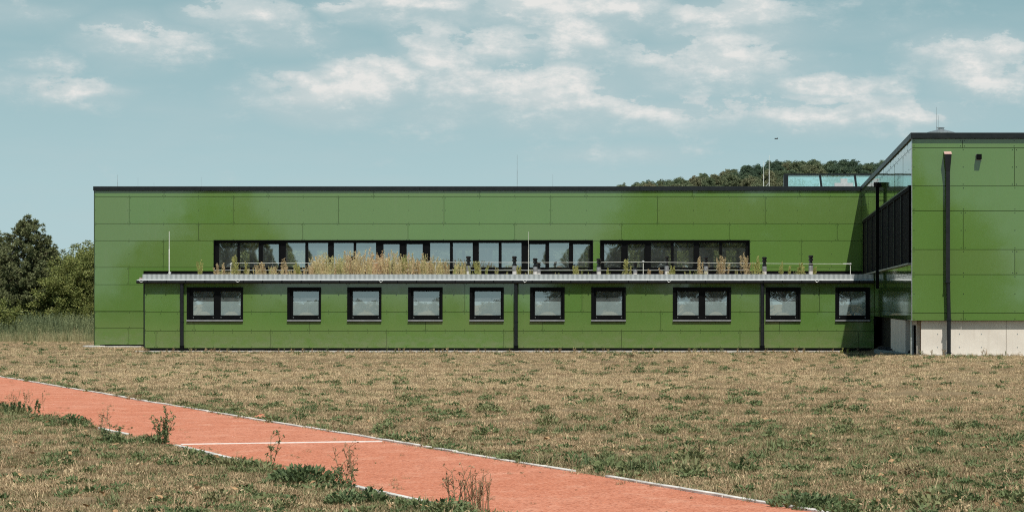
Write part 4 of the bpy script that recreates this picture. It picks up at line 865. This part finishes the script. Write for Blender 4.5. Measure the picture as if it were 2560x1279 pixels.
# low growth creeping along and over the track edges, and litter on the grit
r = np.random.default_rng(131); sa = r.uniform(-12, SL1 - 12, 900); cl = fbm(sa*.5, sa*0 + 5, 133, 3); sa = sa[(cl > .40) & ~((sa > s_of(470, 1116)) & (sa < s_of(625, 1158))) & ~((sa > s_of(868, 1208)) & (sa < s_of(1075, 1263)))]; n = len(sa); ta = TW + .12 + np.abs(r.normal(0, .22, n)) - .14*r.uniform(0, 1, n)
sb = r.uniform(-12, SL1 - 8, 420); cl = fbm(sb*.7, sb*0 + 7, 135, 3); sb = sb[cl > .50]; tb_ = -.05 - np.abs(r.normal(0, .12, len(sb))) + .08*r.uniform(0, 1, len(sb))
sc_ = r.uniform(-10, SL1 - 12, 260); tc_ = np.where(r.uniform(0, 1, 260) < .7, TW - np.abs(r.normal(0, .35, 260)) - .05, r.uniform(.1, TW - .1, 260))
sa = np.concatenate([sa, sb, sc_]); ta = np.concatenate([ta, tb_, tc_]); n = len(sa); X = A0.x + TD.x*sa + TN.x*ta; Y = A0.y + TD.y*sa + TN.y*ta; ontr = np.arange(n) >= n - 260
protos = [(np_mesh('creeper', *rosette(640 + i, 70, .14, .07, .05)), M['blade']) for i in range(3)] + [(np_mesh('creeper', *tuft(650 + i, 34, .11, .06, .16, .007, .6, .4)), M['blade']) for i in range(3)] + [(np_mesh('litter', *twigs(660 + i, 3, .05, .06, 3, 2)), M['blade']) for i in range(2)]
scatter('edge_growth', 'low weeds and litter creeping over the edges of the red track', np.stack([X, Y, ground_z(X, Y) + .012], 1), r.uniform(0, 6.28, n), np.where(ontr, r.uniform(.25, .6, n), r.uniform(.45, 1.25, n)), np.where(ontr, r.integers(3, 8, n), r.integers(0, 6, n)), np.where(ontr, r.uniform(.2, .6, n), np.clip(r.normal(.72, .16, n), .3, 1)), protos, .15)
# loose straw stalks standing above the mown grass
r = np.random.default_rng(97); X, Y, r = lawn_points(1500, 21, 80, .5, 98); s_, t_ = track_ts(X, Y); k = ((t_ < -.15) | (t_ > TW + .1)) & ~((X > XS - .6) & (Y > DF - .6)); X, Y = X[k], Y[k]; n = len(X)
protos = [(np_mesh('straw', *twigs(540 + i, 3, .15, .07, 2, 1)), M['blade']) for i in range(4)] + [(np_mesh('straw', *tuft(550 + i, 9, .10, .08, .17, .005, .9, .5)), M['blade']) for i in range(2)]
scatter('straw_stalks', 'thin dry straw stalks standing above the mown lawn', np.stack([X, Y, ground_z(X, Y)], 1), r.uniform(0, 6.28, n), r.uniform(.5, 1.3, n), r.integers(0, 6, n), np.clip(r.normal(.15, .18, n), 0, .6), protos, .3)
# fringe of grass and seed stalks along the wing's paving
n = 1500; r = np.random.default_rng(90); X = np.concatenate([r.uniform(Lx(343), Lx(2180), n), r.uniform(Bx(2290), XS + 10, 260)]); Y = np.concatenate([DL - .45 - np.abs(r.normal(0, .10, n)) , DF - .34 - np.abs(r.normal(0, .08, 260))]); n = len(X)
protos = [(np_mesh('fringe', *tuft(500 + i, 22, .07, .05, .16, .008, .45, .25)), M['blade']) for i in range(3)] + [(np_mesh('fringe', *twigs(520 + i, 4, .24, .06, 3, 3)), M['blade']) for i in range(2)]
scatter('grass_fringe', 'ragged fringe of grass and seed stalks along the paving', np.stack([X, Y, ground_z(X, Y)], 1), r.uniform(0, 6.28, n), r.uniform(.25, 1.0, n)**1.2, r.choice(5, n, p=[.30, .30, .28, .06, .06]), np.clip(r.normal(.42, .22, n), 0, 1), protos, .1)
# dead leaves on the lawn
r = np.random.default_rng(5); n = 190; X, Y, r = lawn_points(n, 21.5, 40, 1.4, 6); s_, t_ = track_ts(X, Y); k = (t_ < -.1) | (t_ > TW + .1); X, Y = X[k], Y[k]; n = len(X)
a = r.uniform(0, 6.28, n); V, Fq = leaves(np.stack([X, Y, ground_z(X, Y) + .05], 1), np.stack([np.cos(a), np.sin(a), r.uniform(-.2, .5, n)], 1), r.uniform(.06, .13, n), r.uniform(.03, .06, n), r)
o = link('fallen_leaves', np_mesh('fallen_leaves', V, Fq), M['leafdry']); tag(o, 'scattered dry brown leaves lying on the near lawn', None, None, 'stuff')
# spill of red grit beside the far kerb
gx, gy = GP(655, 1046); mp = MB((gx, gy, 0)); rq = random.Random(8)
for i in range(160):
    a = rq.uniform(0, 6.28); q = abs(rq.gauss(0, .11)); x, y = gx + q*math.cos(a), gy + q*math.sin(a)*1.2; z = gz(x, y) + .06*math.exp(-(q/.13)**2); s = rq.uniform(.02, .045); c_, s1 = math.cos(a)*s, math.sin(a)*s
    mp.add([(x+c_, y+s1, z), (x-s1, y+c_, z), (x-c_, y-s1, z), (x+s1, y-c_, z), (x, y, z+s*.8), (x, y, z-s*.5)], [(0,1,4),(1,2,4),(2,3,4),(3,0,4),(1,0,5),(2,1,5),(3,2,5),(0,3,5)])
tag(mp.build('grit_spill', M['track'], None, (gx, gy, 0)), 'small pile of red grit on the grass beside the far track edging', None, None, 'stuff')

# ------------------------------------------------------------------ single weeds at the track
def plant(name, px, py, V, mat, label, cat, group=None, sc=1.0):
    x, y = GP(px, py); o = link(name, np_mesh(name, *V), mat, None, (x, y, gz(x, y))); o.scale = (sc, sc, sc); return tag(o, label, cat, group)
plant('tall_weed', 413, 1113, join([twigs(601, 7, .52, .10, 9, 7), plume(631, 5, .30, .10, 60, .04)]), M['herb'], 'tall dark green weed standing at the left end of the white strip', 'weed')
plant('leafy_weed', 285, 1108, join([twigs(602, 8, .26, .16, 7, 6), rosette(632, 150, .18, .12, .05)]), M['herb'], 'bushy dark weed on the near track edge left of the tallest weed', 'weed')
plant('leafy_weed', 180, 1062, rosette(603, 400, .28, .16, .06), M['herb'], 'rounded green weed clump on the near track edge towards the left', 'weed')
plant('leafy_weed', 45, 1035, plume(604, 14, .24, .4, 80, .04), M['herb'], 'broad green weed clump by the near track edge at the far left', 'weed')
plant('dry_stalks', 70, 1028, twigs(605, 9, .42, .35, 7, 2), M['stalk'], 'thin brown stalks rising from the leftmost weed clump', 'dry stalks')
plant('dry_stalks', 250, 1085, twigs(606, 6, .36, .15, 7, 3), M['stalk'], 'wispy dry stalks beside the bushy weed on the near track edge', 'dry stalks')
plant('seeding_weed', 682, 1168, twigs(607, 3, .40, .05, 7, 6), M['herb'], 'slender single dark weed on the track edge below the white strip', 'weed')
plant('leafy_weed', 755, 1206, rosette(608, 600, .34, .17, .075), M['herb'], 'large leaved dark green weed clump at the middle of the near edge', 'weed')
plant('leafy_weed', 845, 1222, join([twigs(609, 8, .24, .16, 7, 6), rosette(639, 120, .18, .08, .05)]), M['herb'], 'dark weed with sparse stems right of the large leaved clump', 'weed')
plant('dry_stalks', 872, 1208, twigs(610, 7, .42, .15, 8, 2), M['stalk'], 'thin brown branching stalks above the middle of the near track edge', 'dry stalks')
plant('leafy_weed', 862, 1262, rosette(611, 300, .18, .15, .055), M['herb'], 'dark green weed on the lawn below the near edging', 'weed')
plant('leafy_weed', 932, 1258, rosette(612, 130, .12, .14, .07), M['herb'], 'small green weed just below the exposed near edging', 'weed')
plant('dry_stalks', 1135, 1275, twigs(613, 5, .44, .08, 8, 3), M['stalk'], 'tall pale stalk with seed heads at the bottom of the track', 'dry stalks')
plant('dry_stalks', 1195, 1278, twigs(614, 26, .40, .16, 5, 0), M['stalk'], 'dense tuft of bare reddish stalks at the bottom of the track', 'dry stalks')
plant('leafy_weed', 1120, 1282, rosette(615, 320, .24, .13, .055), M['herb'], 'dark green weed around the foot of the pale stalks', 'weed')
plant('dry_stalks', 1065, 1105, twigs(616, 4, .40, .10, 5, 0), M['stalk'], 'pale dry stalks leaning on the lawn behind the far edging', 'dry stalks')
plant('leafy_weed', 1490, 1165, tuft(617, 150, .26, .1, .24, .010, .5, .3), M['herb'], 'grassy green tuft behind the far edging, left one of a pair', 'weed')
plant('leafy_weed', 1600, 1180, tuft(618, 170, .24, .12, .30, .010, .5, .3), M['herb'], 'taller grassy green tuft behind the far edging, right one of a pair', 'weed')
plant('leafy_weed', 2010, 1268, rosette(619, 560, .34, .13, .06), M['herb'], 'wide dark weed clump where the far edging leaves the picture', 'weed')
plant('leafy_weed', 1655, 879, plume(620, 5, .42, .2, 30, .05), M['weed_green'], 'thin light green weed growing out of the paving between two downpipes', 'weed')
plant('leafy_weed', 2115, 886, plume(621, 5, .26, .25, 26, .05), M['weed_green'], 'light green weed at the right end of the paving strip', 'weed')

# ------------------------------------------------------------------ weeds on the low roof
def roof_weed(px, w_px, ptop, mat, label, seed, dy=1.0, nst=None):
    Yr = DL + dy; x = WX(px, Yr); h = (WZ(ptop, Yr) - RT); sp = w_px*.5*Yr/F
    o = link('roof_weed', np_mesh('roof_weed', *plume(seed, nst or max(4, int(w_px/3)), h, sp*.8, 90, .050, .007)), mat, None, (x, Yr, RT + .01)); return tag(o, label, 'weed', 'weeds growing on the low roof')
RW = [(498, 16, 647, 'g', 'thin weed on the low roof left of the ribbon window'), (543, 14, 655, 'd', 'leftmost weed in front of the ribbon window'), (560, 14, 655, 'd', 'narrow weed second from the left end of the ribbon window'),
      (588, 28, 636, 'g', 'green weed at the left post of the safety line'), (614, 14, 652, 'g', 'small weed right of the left safety line post'), (645, 26, 658, 'd', 'low pale weed under the first wide mullion'), (657, 12, 650, 'd', 'slim pale weed beside the first wide mullion'),
      (690, 18, 660, 'd', 'short pale weed left of the second wide mullion'), (714, 26, 645, 'd', 'tall tan weed in front of the second wide mullion'), (742, 22, 655, 'g', 'yellow green weed left of the dry thicket'),
      (1115, 20, 655, 'd', 'tan weed at the right end of the dry thicket'), (1195, 30, 652, 'g', 'bushy yellow green weed right of the second vent pipe'), (1300, 22, 664, 'g', 'green weed right of the third vent pipe'),
      (1437, 26, 664, 'g', 'yellow green weed below the right end of the longer ribbon window'), (1518, 8, 666, 'g', 'tiny weed left of the green weed at the shorter ribbon window'), (1566, 26, 648, 'g', 'yellow green weed left of the seventh vent pipe'), (1620, 10, 672, 'd', 'tiny weed right of the cable post'),
      (1655, 14, 668, 'd', 'small dark weed left of the vent pipe at the middle of the shorter ribbon window'), (1682, 22, 664, 'g', 'small weed right of the vent pipe at the middle of the shorter ribbon window'), (1748, 22, 640, 'd', 'pointed tan weed left of the last vent pipe before the window end'), (1805, 40, 638, 'd', 'broad tan weed in front of the shorter ribbon window'),
      (1866, 34, 630, 'd', 'tall pale weed at the right end of the shorter ribbon window'), (1890, 28, 640, 'g', 'tall green weed just left of the vent pipe beyond the window'), (1952, 14, 654, 'g', 'slim weed between the two rightmost vent pipes, left one'), (1972, 10, 664, 'g', 'short weed between the two rightmost vent pipes'), (2003, 24, 656, 'g', 'green weed left of the rightmost vent pipe'), (2036, 14, 662, 'g', 'small weed hugging the rightmost vent pipe')]
for i, (px, wp, pt, k, lab) in enumerate(RW): roof_weed(px, wp, pt, M['weed_green'] if k == 'g' else M['weed_dry'], lab, 700 + i, .5 + .8*((i*37) % 10)/10)
r = np.random.default_rng(801); px = np.concatenate([r.uniform(770, 860, 54), r.uniform(860, 1060, 92), r.uniform(1055, 1160, 40), r.uniform(540, 770, 55), r.uniform(1160, 2040, 60)]); n = len(px)
Yr = DL + r.uniform(.3, 2.2, n); top = np.interp(px, [540, 770, 790, 850, 930, 1000, 1060, 1110, 1160, 1300, 2040], [.32, .42, .75, .85, .95, .9, .8, .65, .5, .28, .25])
protos = [(np_mesh('weed', *plume(820 + i, 5, 1.0, .17, 62, .05, .008)), M['roofweed']) for i in range(6)]
tone = np.clip(np.interp(px, [540, 780, 850, 950, 1050, 1120, 1300, 2040], [.7, .48, .6, .38, .42, .7, .9, .9]) + r.normal(0, .16, n), 0, 1)
scatter('dry_thicket', 'thicket of dry tan and reddish weeds along the low roof', np.stack([WX(px, Yr), Yr, np.full(n, RT)], 1), r.uniform(0, 6.28, n), top*r.uniform(.5, 1.32, n), r.integers(0, 6, n), tone, protos, .07)
n = 260; x = r.uniform(Lx(480), XS - .5, n); y = DL + r.uniform(.1, 1.5, n)
protos = [(np_mesh('sedum', *rosette(840 + i, 40, .10, .05, .035)), M['roofweed']) for i in range(3)]
scatter('roof_sedum', 'low sedum cushions on the gravel of the low roof', np.stack([x, y, np.full(n, RT)], 1), r.uniform(0, 6.28, n), r.uniform(.4, 1.0, n), r.integers(0, 3, n), np.clip(r.normal(.35, .3, n), 0, 1), protos)

# ------------------------------------------------------------------ trees and reeds
def tree(name, loc, crown_me, trunk_me, cmat, label, group=None, rz=0.0, sc=(1, 1, 1), cat='tree'):
    t = thing(name, loc, label, cat, group); t.rotation_euler = (0, 0, rz); t.scale = sc
    link('crown', crown_me, cmat, t); link('trunk', trunk_me, M['bark'], t); return t
pv, ptm = pine_mesh(901, 6.9, 2.7); pme = np_mesh('pine_crown', *pv)
Yt = 128.0
tree('pine_tree', (WX(72, Yt), Yt, 0), pme, ptm, M['needle'], 'dense dark pine with several pointed leaders left of the hall', None, .4, (1, 1, .93))
(cv, cC) = crown(905, [(0, 0, 3.0, 2.2, 2.0, 2.3), (1.2, .2, 3.4, 1.6, 1.5, 2.0), (-1.2, .3, 2.4, 1.5, 1.5, 1.9), (.2, -.3, 1.3, 2.2, 1.8, 1.3)], 620, 85, .095, .34); dme = np_mesh('broad_crown', cv[0], cv[1]); dtm = limbs(cC, 3.6, .13, 3)
(cv2, cC2) = crown(915, [(0, 0, 4.0, 2.6, 2.4, 2.6), (1.6, .4, 3.2, 1.8, 1.8, 2.2), (-1.5, -.3, 3.4, 1.9, 1.8, 2.3), (.2, 0, 6.0, 1.5, 1.5, 1.5)], 640, 85, .105, .42); dme2 = np_mesh('broad_crown', cv2[0], cv2[1]); dtm2 = limbs(cC2, 4.6, .16, 4)
tree('broadleaf_tree', (WX(205, 127), 127, 0), dme, dtm, M['leafa'], 'yellowish green broadleaf tree close to the left corner of the hall', None, 1.1, (1, 1, .88))
tree('broadleaf_tree', (WX(150, 131), 131, 0), dme, dtm, M['leafa'], 'broadleaf tree between the pine and the tree at the hall corner', None, 2.6, (.85, .85, .84))
tree('pine_tree', (WX(-22, 132), 132, 0), pme, ptm, M['needle'], 'pine cut by the left picture edge behind the dense pine', None, 2.3, (.9, .9, .88))
tree('broadleaf_tree', (WX(262, 133), 133, 0), dme, dtm, M['leafa'], 'broadleaf tree half hidden behind the left corner of the hall', None, 4.0, (1.0, 1.0, .96))
(sv, sC) = crown(925, [(0, 0, .8, .9, .8, .9), (.4, .1, .6, .6, .6, .7)], 120, 50, .085, .22); sme = np_mesh('shrub_crown', sv[0], sv[1]); stm = limbs(sC, .9, .04, 5, 8)
tree('shrub', (WX(-8, 121), 121, 0), sme, stm, M['leafa'], 'light green shrub at the left picture edge in front of the reeds', None, 0, (1.15, 1.15, 1.2), 'shrub')
for i, (px, Yq, s) in enumerate([(40, 126.5, .9), (110, 126, .8), (175, 125.5, .85), (232, 125.5, .8)]):
    tree('shrub', (WX(px, Yq), Yq, 0), sme, stm, M['leafb'], ['dark shrub below the left side of the pine', 'dark shrub below the right side of the pine', 'dark shrub under the broadleaf trees', 'dark shrub beside the left hall corner'][i], 'shrubs under the trees', i*1.7, (1.5*s, 1.2*s, 1.3*s), 'shrub')
# trees that show through the rear windows of the hall, and mirrored in the glass from behind the viewer
for i, (px, Yq, k) in enumerate([(590, 150, 0), (655, 154, 1), (735, 151, 0), (1585, 150, 1), (1690, 149, 0), (1770, 153, 1), (1830, 150, 0)]):
    tree('broadleaf_tree', (WX(px, Yq), Yq, 0), (dme, dme2)[k], (dtm, dtm2)[k], M['leafa'], '%s from the left of the green trees seen through the hall windows' % ('first second third fourth fifth sixth seventh'.split()[i]), 'trees behind the hall', i*1.3, (1.15, 1.15, 1.15))
T = -40.0
for i, (x, s, k) in enumerate([(-62, 1.2, 1), (-55.5, 2.0, 1), (-50.5, 1.35, 0), (-15.5, 1.55, 0), (-10.5, 2.0, 1), (-4.0, 2.15, 1), (3.0, 2.0, 1), (9.5, 2.1, 1), (16, 1.8, 0)]):
    tree('broadleaf_tree', (x, T - (i % 3)*2, 0), (dme, dme2)[k], (dtm, dtm2)[k], M['leafb'], 'dark tree behind the viewer mirrored in the window glass, %s from left' % ('first second third fourth fifth sixth seventh eighth ninth'.split()[i]), 'trees mirrored in the windows', i*2.1, (s, s, s))
r = np.random.default_rng(950); n = 150; x = r.uniform(-72, 26, n)
protos = [(np_mesh('bush', *crown(960 + i, [(0, 0, 1.3, 1.2, 1.1, 1.5), (.6, .2, 1.0, .9, .9, 1.1)], 60, 40, .14, .36)[0]), M['forest']) for i in range(3)]
scatter('hedge_mass', 'thick dark hedge behind the viewer mirrored in the lower windows', np.stack([x, T + 3 + r.normal(0, 1.0, n), np.zeros(n)], 1), r.uniform(0, 6.28, n), r.uniform(.62, .92, n), r.integers(0, 3, n), np.clip(r.normal(.7, .2, n), 0, 1), protos)
# reed belt left of the hall
n = 1700; Yr = r.uniform(117.5, 124.5, n); pxr = r.uniform(-330, 300, n); x = WX(pxr, Yr); d_ = fbm(x*.5, Yr*.6, 61, 3)
protos = [(np_mesh('reed', *tuft(970 + i, 26, .22, .6, 1.25, .020, .16, .22)), M['reed']) for i in range(4)] + [(np_mesh('reed', *plume(980 + i, 5, 1.1, .2, 40, .06)), M['reed']) for i in range(2)]
scatter('reed_belt', 'belt of tall grey green grass and herbs below the trees', np.stack([x, Yr, np.zeros(n)], 1), r.uniform(0, 6.28, n), (.45 + .75*sstep(117.5, 121.5, Yr))*r.uniform(.75, 1.15, n), r.integers(0, 6, n), np.clip(.25 + .5*sstep(117.5, 120, Yr) + (d_ - .5)*.7 + r.normal(0, .12, n), 0, 1), protos, .08)
# wooded hill
def hill_z(x, y):
    ridge = np.interp(x, [-420, -230, -120, -54, -30, 5, 40, 75, 140, 320], [0, 12, 31, 44, 47, 53.5, 54, 53, 50, 30]); return ridge*np.exp(-((y - 1000)/95.0)**2)
hx = np.linspace(-420, 320, 61); hy = np.linspace(800, 1200, 33); GX, GY = np.meshgrid(hx, hy); GZ = hill_z(GX, GY) - .5
nx, ny = len(hx), len(hy); ix = np.arange(nx*ny).reshape(ny, nx)
hm = np_mesh('hill', np.stack([GX.ravel(), GY.ravel(), GZ.ravel()], 1), np.stack([ix[:-1,:-1], ix[:-1,1:], ix[1:,1:], ix[1:,:-1]], -1).reshape(-1, 4)); tag(link('hill', hm, M['hill']), 'wooded hill rising far behind the hall', None, None, 'structure')
n = 2300; x = r.uniform(-200, 150, n); y = r.uniform(905, 1015, n); z = hill_z(x, y) - .8
protos = [(np_mesh('forest_tree', *crown(990 + i, [(0, 0, 4.2, 2.7, 2.7, 2.9), (1.2, .4, 5.0, 1.8, 1.8, 2.0), (-1.2, 0, 4.6, 1.9, 1.8, 2.2), (0, 0, 6.2, 1.4, 1.4, 1.5)], 110, 34, .42, .75)[0]), M['forest']) for i in range(4)]
tn = np.clip(fbm(x*.05, y*.05, 91, 3)*1.5 - .08 + r.normal(0, .18, n), 0, 1)
scatter('forest', 'far mixed woodland covering the hill', np.stack([x, y, z], 1), r.uniform(0, 6.28, n), r.uniform(.42, 1.05, n), r.integers(0, 4, n), tn, protos)
